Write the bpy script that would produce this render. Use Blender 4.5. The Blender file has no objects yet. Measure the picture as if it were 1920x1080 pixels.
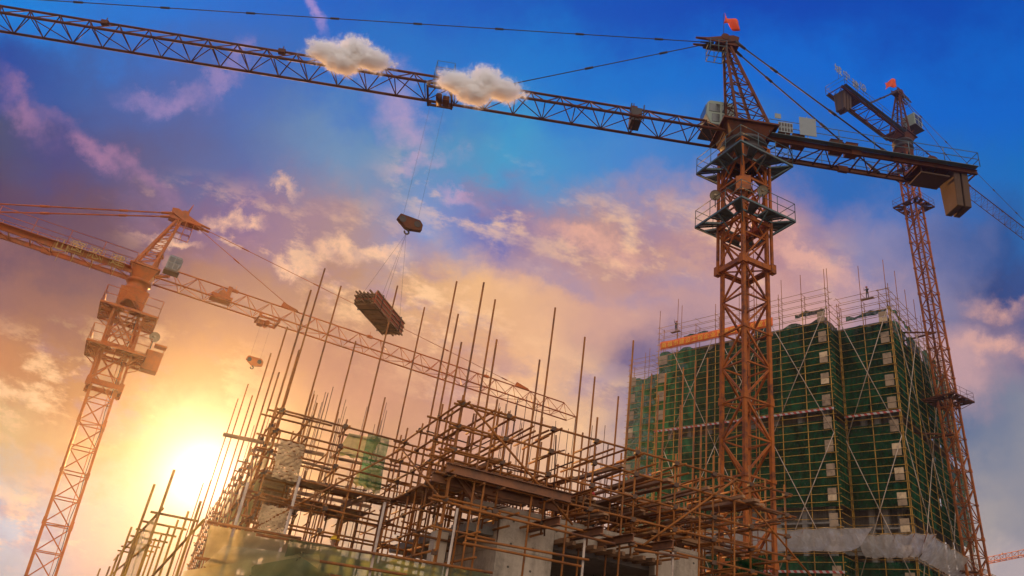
import bpy, bmesh, math, random
from math import sin, cos, tan, atan2, radians, pi, hypot, sqrt, atan
from mathutils import Vector, Matrix

S = bpy.context.scene
COL = S.collection
random.seed(7)

# ------------------------------------------------------------------ camera
FPX = 1400.0                                  # focal length in pixels of a 1920 wide frame
_dx, _dy = 1370.0 - 960.0, 540.0 + 2100.0     # where the verticals meet
PITCH = atan(FPX / hypot(_dx, _dy)); ROLL = atan2(_dx, _dy)
CF = Vector((0, cos(PITCH), sin(PITCH)))
_U0 = Vector((0, -sin(PITCH), cos(PITCH))); _R0 = Vector((1, 0, 0))
CR = cos(ROLL) * _R0 + sin(ROLL) * _U0
CU = cos(ROLL) * _U0 - sin(ROLL) * _R0
EYE = Vector((0, 0, 1.6))
cd = bpy.data.cameras.new('camera'); cam = bpy.data.objects.new('camera', cd); COL.objects.link(cam)
cd.sensor_width = 36; cd.lens = 36 * FPX / 1920; cd.clip_start = 0.1; cd.clip_end = 5000
cam.matrix_world = Matrix(((CR.x, CU.x, -CF.x, EYE.x), (CR.y, CU.y, -CF.y, EYE.y), (CR.z, CU.z, -CF.z, EYE.z), (0, 0, 0, 1)))
S.camera = cam

def ray(x, y): return CF * FPX + (x - 960) * CR + (540 - y) * CU
def PZ(x, y, z):
    r = ray(x, y); return EYE + r * ((z - EYE.z) / r.z)
def PD(x, y, d):
    r = ray(x, y); return EYE + r * (d / hypot(r.x, r.y))
def PPL(x, y, p, n):                           # on the plane through p with normal n
    r = ray(x, y); return EYE + r * ((p - EYE).dot(n) / r.dot(n))
def AZ(a): return Vector((sin(radians(a)), cos(radians(a)), 0))

# ------------------------------------------------------------------ render settings
S.render.engine = 'CYCLES'
S.cycles.use_denoising = True
S.cycles.max_bounces = 12; S.cycles.volume_bounces = 10; S.cycles.transparent_max_bounces = 24
S.cycles.volume_step_rate = 0.2; S.cycles.volume_max_steps = 256
S.view_settings.view_transform = 'Standard'; S.view_settings.look = 'None'
S.view_settings.exposure = 0; S.view_settings.gamma = 1

# ------------------------------------------------------------------ sun
SUN_AZ, SUN_EL = -19.8, 9.8
SUND = Vector((sin(radians(SUN_AZ)) * cos(radians(SUN_EL)), cos(radians(SUN_AZ)) * cos(radians(SUN_EL)), sin(radians(SUN_EL))))
sl = bpy.data.lights.new('sun', 'SUN'); sl.energy = 5.0; sl.angle = radians(0.6); sl.color = (1.0, 0.48, 0.15)
so = bpy.data.objects.new('sun', sl); COL.objects.link(so)
so.rotation_euler = (-SUND).to_track_quat('-Z', 'Y').to_euler(); so.location = (0, 0, 100)

# ------------------------------------------------------------------ sky (world)
def s2l(c):
    c = c / 255.0
    return c / 12.92 if c <= 0.04045 else ((c + 0.055) / 1.055) ** 2.4
def L(r, g, b): return (s2l(r), s2l(g), s2l(b), 1)

W = bpy.data.worlds.new('World'); S.world = W; W.use_nodes = True
NT = W.node_tree; NT.nodes.clear()
class G:                                        # tiny node-graph helper
    def __init__(s, nt): s.nt = nt
    def node(s, t, **k):
        n = s.nt.nodes.new(t)
        for a, v in k.items(): setattr(n, a, v)
        return n
    def put(s, sock, v):
        if v is None: return
        if hasattr(v, 'is_output'): s.nt.links.new(v, sock)
        else: sock.default_value = v
    def m(s, op, a, b=None, c=None, clamp=False):
        n = s.node('ShaderNodeMath', operation=op, use_clamp=clamp)
        for i, v in enumerate((a, b, c)): s.put(n.inputs[i], v)
        return n.outputs[0]
    def dot(s, a, v):
        n = s.node('ShaderNodeVectorMath', operation='DOT_PRODUCT'); s.put(n.inputs[0], a); n.inputs[1].default_value = v
        return n.outputs['Value']
    def rng(s, v, a, b, c=0.0, d=1.0, smooth=True):
        n = s.node('ShaderNodeMapRange', interpolation_type='SMOOTHSTEP' if smooth else 'LINEAR')
        s.put(n.inputs[0], v)
        for i, q in enumerate((a, b, c, d)): n.inputs[1 + i].default_value = q
        return n.outputs[0]
    def mix(s, f, a, b, blend='MIX'):
        n = s.node('ShaderNodeMix', data_type='RGBA', blend_type=blend)
        s.put(n.inputs[0], f); s.put(n.inputs[6], a); s.put(n.inputs[7], b)
        return n.outputs[2]
    def noise(s, vec, scale, detail=5, rough=0.55, dist=0.0, dim='3D'):
        n = s.node('ShaderNodeTexNoise', noise_dimensions=dim)
        s.put(n.inputs['Vector'], vec); n.inputs['Scale'].default_value = scale
        n.inputs['Detail'].default_value = detail; n.inputs['Roughness'].default_value = rough
        n.inputs['Distortion'].default_value = dist
        return n
    def ramp(s, f, stops):
        n = s.node('ShaderNodeValToRGB'); e = n.color_ramp.elements
        while len(e) < len(stops): e.new(0.5)
        for i, (p, c) in enumerate(stops): e[i].position = p; e[i].color = c
        s.put(n.inputs[0], f)
        return n.outputs[0]
    def xyz(s, x, y, z=0.0):
        n = s.node('ShaderNodeCombineXYZ')
        for i, v in enumerate((x, y, z)): s.put(n.inputs[i], v)
        return n.outputs[0]

g = G(NT)
D_ = g.node('ShaderNodeTexCoord').outputs['Generated']
def vneg(v): return (v.x, v.y, v.z)
# fixed compass axes of this evening's sky: a fixed bearing, not the camera object
df = g.dot(D_, vneg(CF)); dr = g.dot(D_, vneg(CR)); du = g.dot(D_, vneg(CU))
dfc = g.m('MAXIMUM', df, 0.3)
X0 = g.m('MULTIPLY', g.m('DIVIDE', dr, dfc), 1.4)       # thousandths of pixels from the axis
Y0 = g.m('MULTIPLY', g.m('DIVIDE', du, dfc), -1.4)
P0 = g.xyz(X0, Y0)
wn = g.noise(P0, 2.6, 4, 0.5)
wsep = g.node('ShaderNodeSeparateColor'); NT.links.new(wn.outputs['Color'], wsep.inputs[0])
wn2 = g.noise(P0, 8.0, 9, 0.66)
wsep2 = g.node('ShaderNodeSeparateColor'); NT.links.new(wn2.outputs['Color'], wsep2.inputs[0])
def warp(c, s1, k1, s2, k2):
    return g.m('ADD', c, g.m('ADD', g.m('MULTIPLY', g.m('SUBTRACT', s1, 0.5), k1), g.m('MULTIPLY', g.m('SUBTRACT', s2, 0.5), k2)))
X1 = warp(X0, wsep.outputs[0], 0.26, wsep2.outputs[0], 0.15)
Y1 = warp(Y0, wsep.outputs[1], 0.26, wsep2.outputs[1], 0.20)
XS = g.m('DIVIDE', g.m('ADD', X1, 0.96), 1.92)
rows = [
 (0, [(0, 0, 125.8, 216), (300, 12.2, 112, 206.2), (640, 0, 95.1, 194.7), (960, 0, 86, 186.7), (1400, 0, 68.8, 177.2), (1920, 0, 74.3, 177.3)]),
 (150, [(0, 28.5, 73.4, 156.2), (150, 44.5, 90.3, 161.2), (330, 56.2, 96.7, 169.1), (640, 8.6, 107.5, 193.8), (1000, 3, 118.1, 204.1), (1500, 0, 101, 203.6), (1920, 0, 98.4, 198.2)]),
 (300, [(0, 68.4, 77, 112.2), (120, 55.8, 66.7, 128.1), (260, 70.8, 80.7, 131.2), (420, 49.8, 96.7, 162.9), (640, 90.2, 138.3, 181.9), (800, 71.3, 135.5, 183.9), (960, 51.4, 152.3, 200.1), (1200, 59.3, 129.8, 202.3), (1560, 36.2, 102.8, 180.4), (1920, 11.5, 106.9, 188)]),
 (440, [(0, 75.1, 58, 95.2), (200, 89.3, 66.5, 93.8), (430, 102.7, 86.1, 142.5), (640, 156.8, 129.1, 136.3), (800, 112.1, 142.9, 198.7), (960, 96.6, 106.1, 176), (1120, 181.9, 139.8, 137.1), (1320, 203, 154.5, 141.2), (1500, 186.9, 137.3, 138.5), (1660, 133.5, 131.9, 173.2), (1850, 37.7, 83.2, 148.1), (1920, 25.5, 110.8, 184.9)]),
 (570, [(0, 141.5, 99.4, 102.8), (200, 126.9, 85, 80.1), (450, 139, 102.1, 99.9), (640, 167.7, 126, 103.6), (900, 234.3, 181, 132), (1100, 207.7, 158.2, 144.9), (1300, 186.5, 147.1, 151.7), (1560, 212, 160.8, 154.5), (1740, 133.2, 127.9, 161.4), (1850, 49.5, 70.9, 126.7), (1920, 50.5, 79.3, 139.5)]),
 (700, [(0, 189.5, 124.6, 88.7), (200, 158.9, 109.6, 75.9), (420, 158.9, 115.2, 81.4), (640, 150.4, 106.1, 100.3), (850, 198.2, 144.1, 121.8), (1000, 242.7, 187.2, 141.8), (1160, 112.6, 99.8, 137.8), (1500, 174.6, 146.2, 157.3), (1800, 194.8, 156.2, 160.6), (1920, 91.6, 93.5, 136.8)]),
 (830, [(0, 200.7, 165.4, 121.5), (180, 189.6, 134.9, 94.1), (380, 237.1, 165.7, 126.2), (600, 163.1, 123.6, 91.3), (850, 197.8, 145.2, 127.5), (1080, 238.7, 188.7, 144.7), (1200, 147.7, 135.7, 155.9), (1800, 103.5, 118.1, 148.4), (1920, 136.5, 138.5, 152.7)]),
 (960, [(0, 179.1, 187.5, 203.7), (120, 173.7, 166.4, 166.9), (260, 205, 159.6, 143), (400, 237.1, 167.8, 133.3), (640, 166.4, 141.7, 120.3), (1000, 211.7, 170.4, 147.3), (1400, 181, 161.1, 158.6), (1850, 161.5, 153.5, 155.6), (1920, 145.8, 142.5, 152.6)]),
 (1080, [(0, 166.7, 168.1, 179.3), (150, 169.4, 153.8, 164.9), (320, 184.9, 148.9, 129.9), (640, 176, 155.3, 140.4), (1400, 192, 174.9, 171.8), (1860, 214.8, 190.2, 171.9), (1920, 177.4, 163.3, 166.4)]),
]
cur = None
for i, (y, st) in enumerate(rows):
    c = g.ramp(XS, [(x / 1920.0, L(*rgb)) for x, *rgb in st])
    if cur is None: cur = c
    else: cur = g.mix(g.rng(Y1, (rows[i - 1][0] - 540) / 1000, (y - 540) / 1000), cur, c)
sky = cur

# cloud detail: puffs drifting along the streak direction
def blob(x, y, rx, ry, ang=0.0, w=0.0):        # soft ellipse mask in the same axes, optionally warped
    xs = X1 if w else X0; ys = Y1 if w else Y0
    a = radians(ang); cx, cy = (x - 960) / 1000, (y - 540) / 1000
    ddx = g.m('SUBTRACT', xs, cx); ddy = g.m('SUBTRACT', ys, cy)
    p = g.m('ADD', g.m('MULTIPLY', ddx, cos(a) / rx * 1000), g.m('MULTIPLY', ddy, sin(a) / rx * 1000))
    q = g.m('ADD', g.m('MULTIPLY', ddx, -sin(a) / ry * 1000), g.m('MULTIPLY', ddy, cos(a) / ry * 1000))
    r = g.m('SQRT', g.m('ADD', g.m('MULTIPLY', p, p), g.m('MULTIPLY', q, q)))
    return g.rng(r, 1.0, 0.0)
band = None
for b in ((450, 440, 330, 120, 12), (760, 560, 420, 190, 25), (1250, 480, 480, 160, 8), (1000, 740, 330, 130, 5), (120, 720, 500, 170, 0), (900, 380, 260, 130, 20), (60, 980, 300, 120, 0)):
    k = blob(*b); band = k if band is None else g.m('MAXIMUM', band, k)
pn = g.noise(g.xyz(g.m('MULTIPLY', X0, 0.8), g.m('ADD', g.m('MULTIPLY', Y0, 1.45), g.m('MULTIPLY', X0, -0.3)), 3.3), 9.0, 10, 0.64, 0.0)
puff = g.m('MULTIPLY', g.rng(pn.outputs['Fac'], 0.50, 0.64), band)
sky = g.mix(g.m('MULTIPLY', puff, 0.80), sky, L(255, 206, 158))
pd = g.noise(g.xyz(X0, g.m('ADD', g.m('MULTIPLY', Y0, 1.6), g.m('MULTIPLY', X0, -0.3)), 9.1), 7.0, 9, 0.62, 0.0)
dark = g.m('MULTIPLY', g.rng(pd.outputs['Fac'], 0.50, 0.66), band)
sky = g.mix(g.m('MULTIPLY', dark, 0.55), sky, L(146, 116, 152))
# the named wisps and streaks
def wisp(lst, col, amt, nscale=12.0):
    k = None
    for b in lst:
        q = blob(*b, w=1); k = q if k is None else g.m('MAXIMUM', k, q)
    n = g.noise(P0, nscale, 6, 0.6).outputs['Fac']
    k = g.m('MULTIPLY', k, g.rng(n, 0.25, 0.6))
    return g.mix(g.m('MULTIPLY', k, amt), sky, col)
sky = wisp([(40, 225, 140, 52, 38), (190, 280, 210, 40, 33)], L(180, 128, 165), 0.62)
sky = wisp([(300, 170, 130, 38, 12), (400, 160, 90, 26, -20), (445, 130, 60, 22, -60)], L(180, 145, 190), 0.5)
sky = wisp([(585, 45, 75, 22, 62)], L(190, 155, 205), 0.7)
sky = wisp([(770, 240, 130, 60, 50), (790, 315, 100, 30, -8), (880, 385, 70, 24, 10)], L(220, 170, 195), 0.5)
sky = wisp([(1560, 470, 170, 34, 22), (1450, 440, 190, 40, 5), (1860, 690, 120, 40, 15), (1840, 590, 110, 40, 25), (1130, 440, 130, 34, 12)], L(238, 178, 156), 0.75)
sky = wisp([(410, 430, 70, 32, 10), (450, 440, 55, 26, 0), (290, 450, 80, 22, 20), (620, 490, 80, 36, 0), (700, 480, 80, 30, 0), (510, 375, 50, 20, 30), (550, 500, 60, 26, 20)], L(252, 200, 160), 0.8, 16.0)
sky = wisp([(1060, 520, 130, 36, 20), (1180, 545, 120, 36, 25), (1100, 720, 90, 60, 0), (1290, 520, 120, 40, 10)], L(150, 135, 172), 0.55)
# the sun behind thin cloud
sd = g.dot(D_, vneg(SUND))
ang = g.m('ARCCOSINE', g.m('MINIMUM', sd, 0.999999))
halo = g.m('EXPONENT', g.m('MULTIPLY', g.m('POWER', g.m('DIVIDE', ang, 0.062), 1.5), -1.0))
core = g.m('EXPONENT', g.m('MULTIPLY', g.m('POWER', g.m('DIVIDE', ang, 0.038), 2.0), -1.0))
sky = g.mix(g.m('MULTIPLY', halo, 0.6), sky, (1.0, 0.88, 0.66, 1))
sky = g.mix(core, sky, (1.6, 1.5, 1.25, 1))
# behind the viewer: evening sky mixed with an added warm fill light
nish = g.node('ShaderNodeTexSky', sky_type='NISHITA', sun_disc=False)
nish.sun_elevation = radians(SUN_EL); nish.sun_rotation = radians(SUN_AZ); nish.dust_density = 2.0
nb = g.mix(1.0, nish.outputs[0], (0.10, 0.10, 0.10, 1), 'MULTIPLY')
back = g.mix(0.8, nb, (0.90, 0.69, 0.53, 1))
back_fill = g.rng(g.dot(D_, (0.0, -cos(radians(48)), sin(radians(48)))), 0.62, 0.95)     # added bright patch behind the camera, brightens surfaces facing it
back = g.mix(back_fill, back, (1.95, 1.75, 1.55, 1))
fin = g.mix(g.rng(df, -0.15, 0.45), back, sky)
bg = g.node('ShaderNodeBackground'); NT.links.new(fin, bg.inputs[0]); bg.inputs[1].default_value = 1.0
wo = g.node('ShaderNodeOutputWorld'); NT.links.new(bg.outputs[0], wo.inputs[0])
W.cycles.sampling_method = 'MANUAL'; W.cycles.sample_map_resolution = 512

# ------------------------------------------------------------------ materials
def mat(name, col, rough=0.6, metal=0.0, var=0.25, scale=3.0, col2=None, bump=0.0, alpha=None, spec=0.4):
    m = bpy.data.materials.new(name); m.use_nodes = True
    q = G(m.node_tree); b = m.node_tree.nodes['Principled BSDF']
    tc = q.node('ShaderNodeTexCoord').outputs['Object']
    n = q.noise(tc, scale, 8, 0.65); n2 = q.noise(tc, scale * 0.23, 4, 0.5)
    f = q.m('ADD', q.m('MULTIPLY', n.outputs['Fac'], 0.65), q.m('MULTIPLY', n2.outputs['Fac'], 0.35))
    c2 = col2 if col2 else tuple(c * (1 - var * 1.6) for c in col)
    ca = tuple(min(1, c * (1 + var)) for c in col)
    c = q.ramp(f, [(0.36, (*c2, 1)), (0.50, (*col, 1)), (0.66, (*ca, 1))])
    q.put(b.inputs['Base Color'], c)
    b.inputs['Metallic'].default_value = metal
    b.inputs['Specular IOR Level'].default_value = spec
    q.put(b.inputs['Roughness'], q.rng(n.outputs['Fac'], 0.3, 0.7, max(0.05, rough - 0.12), min(1, rough + 0.15)))
    if bump:
        bp = q.node('ShaderNodeBump'); bp.inputs['Strength'].default_value = bump; bp.inputs['Distance'].default_value = 0.03
        q.put(bp.inputs['Height'], n.outputs['Fac']); q.put(b.inputs['Normal'], bp.outputs[0])
    return m
M = {}
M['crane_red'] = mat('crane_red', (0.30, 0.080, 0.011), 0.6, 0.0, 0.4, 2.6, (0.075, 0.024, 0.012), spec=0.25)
M['crane_red_shaded'] = mat('crane_red_shaded', (0.10, 0.030, 0.012), 0.65, 0.0, 0.35, 2.2, (0.035, 0.014, 0.009), spec=0.15)  # crane red darkened, backlit shade put into the colour
M['crane_orange'] = mat('crane_orange', (0.44, 0.085, 0.003), 0.5, 0.0, 0.25, 1.9, (0.26, 0.065, 0.008))
M['steel_teal'] = mat('steel_teal', (0.07, 0.115, 0.12), 0.5, 0.1, 0.3, 2.5, (0.10, 0.07, 0.05))
M['dark_steel'] = mat('dark_steel', (0.05, 0.04, 0.038), 0.6, 0.3, 0.3, 3)
M['cable'] = mat('cable', (0.045, 0.03, 0.028), 0.6, 0.2, 0.2, 3)
M['cab_green'] = mat('cab_green', (0.20, 0.25, 0.21), 0.45, 0.0, 0.2, 1.5, (0.2, 0.22, 0.18))
M['glass'] = mat('dark_glass', (0.025, 0.03, 0.033), 0.12, 0.0, 0.1, 1, spec=0.7)
M['weight'] = mat('counterweight_concrete', (0.075, 0.042, 0.024), 0.85, 0, 0.4, 1.3, (0.07, 0.035, 0.022), 0.4)
M['board_white'] = mat('white_board', (0.20, 0.225, 0.24), 0.6, 0, 0.12, 2)
M['flag'] = mat('red_flag', (0.75, 0.09, 0.02), 0.8, 0, 0.15, 2)
M['lamp'] = mat('lamp_reflector', (0.45, 0.38, 0.26), 0.35, 0.3, 0.2, 4)
M['tube'] = mat('scaffold_tube_rusty', (0.25, 0.088, 0.020), 0.72, 0.0, 0.5, 2.3, (0.11, 0.05, 0.028), spec=0.2)
M['tube_yellow'] = mat('scaffold_tube_yellow', (0.34, 0.18, 0.032), 0.7, 0.0, 0.4, 1.6, (0.16, 0.075, 0.03), spec=0.2)
M['tube_grey'] = mat('scaffold_tube_galvanised', (0.38, 0.29, 0.22), 0.7, 0.0, 0.35, 2.2, (0.2, 0.12, 0.08), spec=0.25)
M['coupler'] = mat('coupler_iron', (0.10, 0.055, 0.035), 0.6, 0.4, 0.3, 5)
M['rebar'] = mat('rebar_rust', (0.12, 0.055, 0.03), 0.75, 0.2, 0.3, 5)
M['timber'] = mat('timber', (0.26, 0.14, 0.07), 0.8, 0, 0.4, 2.2, (0.10, 0.05, 0.03), 0.2)
M['bamboo'] = mat('bamboo_mat', (0.52, 0.37, 0.21), 0.7, 0, 0.3, 3.0, (0.28, 0.17, 0.09))
M['beam'] = mat('rusty_steel_beam', (0.23, 0.095, 0.045), 0.65, 0.3, 0.35, 1.5, (0.09, 0.045, 0.03), 0.2)
M['red_paint'] = mat('red_primer_panel', (0.38, 0.075, 0.03), 0.7, 0, 0.35, 2.0, (0.16, 0.06, 0.04))
M['panel_rust'] = mat('formwork_rust', (0.30, 0.16, 0.08), 0.75, 0.1, 0.4, 2.5, (0.12, 0.06, 0.04), 0.2)
M['board_tan'] = mat('tan_board', (0.27, 0.185, 0.11), 0.8, 0, 0.4, 1.5, (0.12, 0.08, 0.05))
M['letter'] = mat('letter_white', (0.26, 0.27, 0.25), 0.6, 0, 0.2, 3)
M['letter_yellow'] = mat('letter_yellow', (0.45, 0.27, 0.07), 0.6, 0, 0.2, 3)
M['skin'] = mat('skin', (0.34, 0.19, 0.12), 0.6, 0, 0.1, 5)
M['cloth_dark'] = mat('dark_workwear', (0.035, 0.035, 0.04), 0.85, 0, 0.3, 6)
M['cloth_tan'] = mat('tan_workwear', (0.30, 0.20, 0.12), 0.85, 0, 0.3, 6)
M['helmet'] = mat('yellow_helmet', (0.80, 0.50, 0.02), 0.35, 0, 0.05, 3)
M['helmet_red'] = mat('red_helmet', (0.55, 0.06, 0.03), 0.35, 0, 0.05, 3)
M['banner'] = mat('banner_red', (0.72, 0.13, 0.015), 0.75, 0, 0.15, 0.8)
M['banner_text'] = mat('banner_gold', (0.85, 0.45, 0.05), 0.7, 0, 0.1, 2)
M['stripe'] = None

def concrete(name, col, scale=0.8):
    m = bpy.data.materials.new(name); m.use_nodes = True
    q = G(m.node_tree); b = m.node_tree.nodes['Principled BSDF']
    tc = q.node('ShaderNodeTexCoord').outputs['Object']
    n = q.noise(tc, scale, 9, 0.65); n3 = q.noise(tc, 9, 6, 0.7)
    sp = q.node('ShaderNodeSeparateXYZ'); q.put(sp.inputs[0], tc)
    st = q.noise(q.xyz(q.m('MULTIPLY', sp.outputs[0], 3.0), q.m('MULTIPLY', sp.outputs[1], 3.0), q.m('MULTIPLY', sp.outputs[2], 0.35)), 1.6, 6, 0.6)
    f = q.m('ADD', q.m('MULTIPLY', n.outputs['Fac'], 0.5), q.m('ADD', q.m('MULTIPLY', n3.outputs['Fac'], 0.2), q.m('MULTIPLY', st.outputs['Fac'], 0.3)))
    c = q.ramp(f, [(0.36, (*[x * 0.45 for x in col], 1)), (0.5, (*col, 1)), (0.62, (*[min(1, x * 1.25) for x in col], 1))])
    # pour lines of the shutter boards
    band = q.m('FRACT', q.m('MULTIPLY', q.m('ADD', sp.outputs[2], q.m('MULTIPLY', n.outputs['Fac'], 0.06)), 1.1))
    line = q.m('LESS_THAN', band, 0.035)
    c = q.mix(q.m('MULTIPLY', line, 0.45), c, (*[x * 0.4 for x in col], 1))
    e1 = q.dot(tc, (sin(radians(69)), cos(radians(69)), 0))
    cu = q.m('SUBTRACT', q.m('FRACT', q.m('DIVIDE', e1, 0.62)), 0.5); cv = q.m('SUBTRACT', q.m('FRACT', q.m('DIVIDE', sp.outputs[2], 0.55)), 0.5)
    hole = q.m('LESS_THAN', q.m('ADD', q.m('MULTIPLY', cu, cu), q.m('MULTIPLY', cv, cv)), 0.0028)
    c = q.mix(q.m('MULTIPLY', hole, 0.85), c, (0.03, 0.025, 0.02, 1))
    q.put(b.inputs['Base Color'], c); b.inputs['Roughness'].default_value = 0.9
    bp = q.node('ShaderNodeBump'); bp.inputs['Strength'].default_value = 0.5; bp.inputs['Distance'].default_value = 0.03
    q.put(bp.inputs['Height'], q.m('ADD', n3.outputs['Fac'], q.m('MULTIPLY', line, -0.8))); q.put(b.inputs['Normal'], bp.outputs[0])
    return m
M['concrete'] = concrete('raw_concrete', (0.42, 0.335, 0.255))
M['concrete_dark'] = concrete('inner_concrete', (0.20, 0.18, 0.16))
M['ground'] = concrete('site_earth', (0.20, 0.15, 0.11), 0.2)

def netting(name, col, hole=0.25, trans=0.35, scale=1.0, patch=0.0, mot=1.0):
    m = bpy.data.materials.new(name); m.use_nodes = True
    nt = m.node_tree; nt.nodes.clear(); q = G(nt)
    tc = q.node('ShaderNodeTexCoord').outputs['Object']
    n = q.noise(tc, 0.55 * scale, 6, 0.6); n2 = q.noise(tc, 3.5 * scale, 6, 0.65)
    mp = q.node('ShaderNodeMapping'); q.put(mp.inputs[0], tc); mp.inputs['Scale'].default_value = (1.3, 1.3, 0.42)
    n4 = q.noise(mp.outputs[0], 0.8 * scale, 5, 0.55, 0.9)
    f = q.m('ADD', q.m('MULTIPLY', n.outputs['Fac'], 0.35), q.m('ADD', q.m('MULTIPLY', n2.outputs['Fac'], 0.25), q.m('MULTIPLY', n4.outputs['Fac'], 0.40)))
    c = q.ramp(f, [(0.40, (*[x * (1 - 0.65 * mot) for x in col], 1)), (0.5, (*col, 1)), (0.60, (*[min(1, x * (1 + 1.1 * mot)) for x in col], 1))])
    bp = q.node('ShaderNodeBump'); bp.inputs['Strength'].default_value = 0.9; bp.inputs['Distance'].default_value = 0.25; q.put(bp.inputs['Height'], n4.outputs['Fac'])
    d = q.node('ShaderNodeBsdfDiffuse'); q.put(d.inputs[0], c); q.put(d.inputs['Normal'], bp.outputs[0])
    t = q.node('ShaderNodeBsdfTranslucent'); q.put(t.inputs[0], c)
    tr = q.node('ShaderNodeBsdfTransparent')
    a = q.node('ShaderNodeMixShader'); a.inputs[0].default_value = trans
    nt.links.new(d.outputs[0], a.inputs[1]); nt.links.new(t.outputs[0], a.inputs[2])
    b = q.node('ShaderNodeMixShader')
    h = q.rng(n2.outputs['Fac'], 0.35, 0.7, max(0, hole - 0.12 * mot), hole + 0.12 * mot)
    if patch: h = q.m('MAXIMUM', h, q.m('MULTIPLY', q.rng(n.outputs['Fac'], 0.56, 0.62), patch))
    q.put(b.inputs[0], h)
    nt.links.new(a.outputs[0], b.inputs[1]); nt.links.new(tr.outputs[0], b.inputs[2])
    o = q.node('ShaderNodeOutputMaterial'); nt.links.new(b.outputs[0], o.inputs[0])
    return m
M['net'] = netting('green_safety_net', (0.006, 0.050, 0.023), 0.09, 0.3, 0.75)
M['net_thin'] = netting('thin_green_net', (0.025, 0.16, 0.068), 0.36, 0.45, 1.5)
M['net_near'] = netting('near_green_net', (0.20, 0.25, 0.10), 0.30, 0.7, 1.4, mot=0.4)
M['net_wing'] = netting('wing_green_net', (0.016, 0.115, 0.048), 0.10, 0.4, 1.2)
M['net_glow'] = netting('sunlit_pale_net', (0.66, 0.60, 0.27), 0.52, 0.75, 1.4, mot=0.5)  # green net with its backlit glow put into a paler, yellower colour
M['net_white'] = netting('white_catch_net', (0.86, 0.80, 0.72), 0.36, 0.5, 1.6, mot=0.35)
M['tarp'] = netting('brown_tarpaulin', (0.20, 0.10, 0.05), 0.0, 0.2, 1.2)

def stripes():
    m = bpy.data.materials.new('red_white_stripes'); m.use_nodes = True
    q = G(m.node_tree); b = m.node_tree.nodes['Principled BSDF']
    sp = q.node('ShaderNodeSeparateXYZ'); q.put(sp.inputs[0], q.node('ShaderNodeTexCoord').outputs['Object'])
    v = q.m('FRACT', q.m('MULTIPLY', q.m('ADD', q.m('SUBTRACT', sp.outputs[0], sp.outputs[1]), sp.outputs[2]), 0.95))
    q.put(b.inputs['Base Color'], q.mix(q.m('GREATER_THAN', v, 0.5), (0.32, 0.035, 0.02, 1), (0.36, 0.33, 0.30, 1)))
    b.inputs['Roughness'].default_value = 0.6
    return m
M['stripe'] = stripes()

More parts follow.
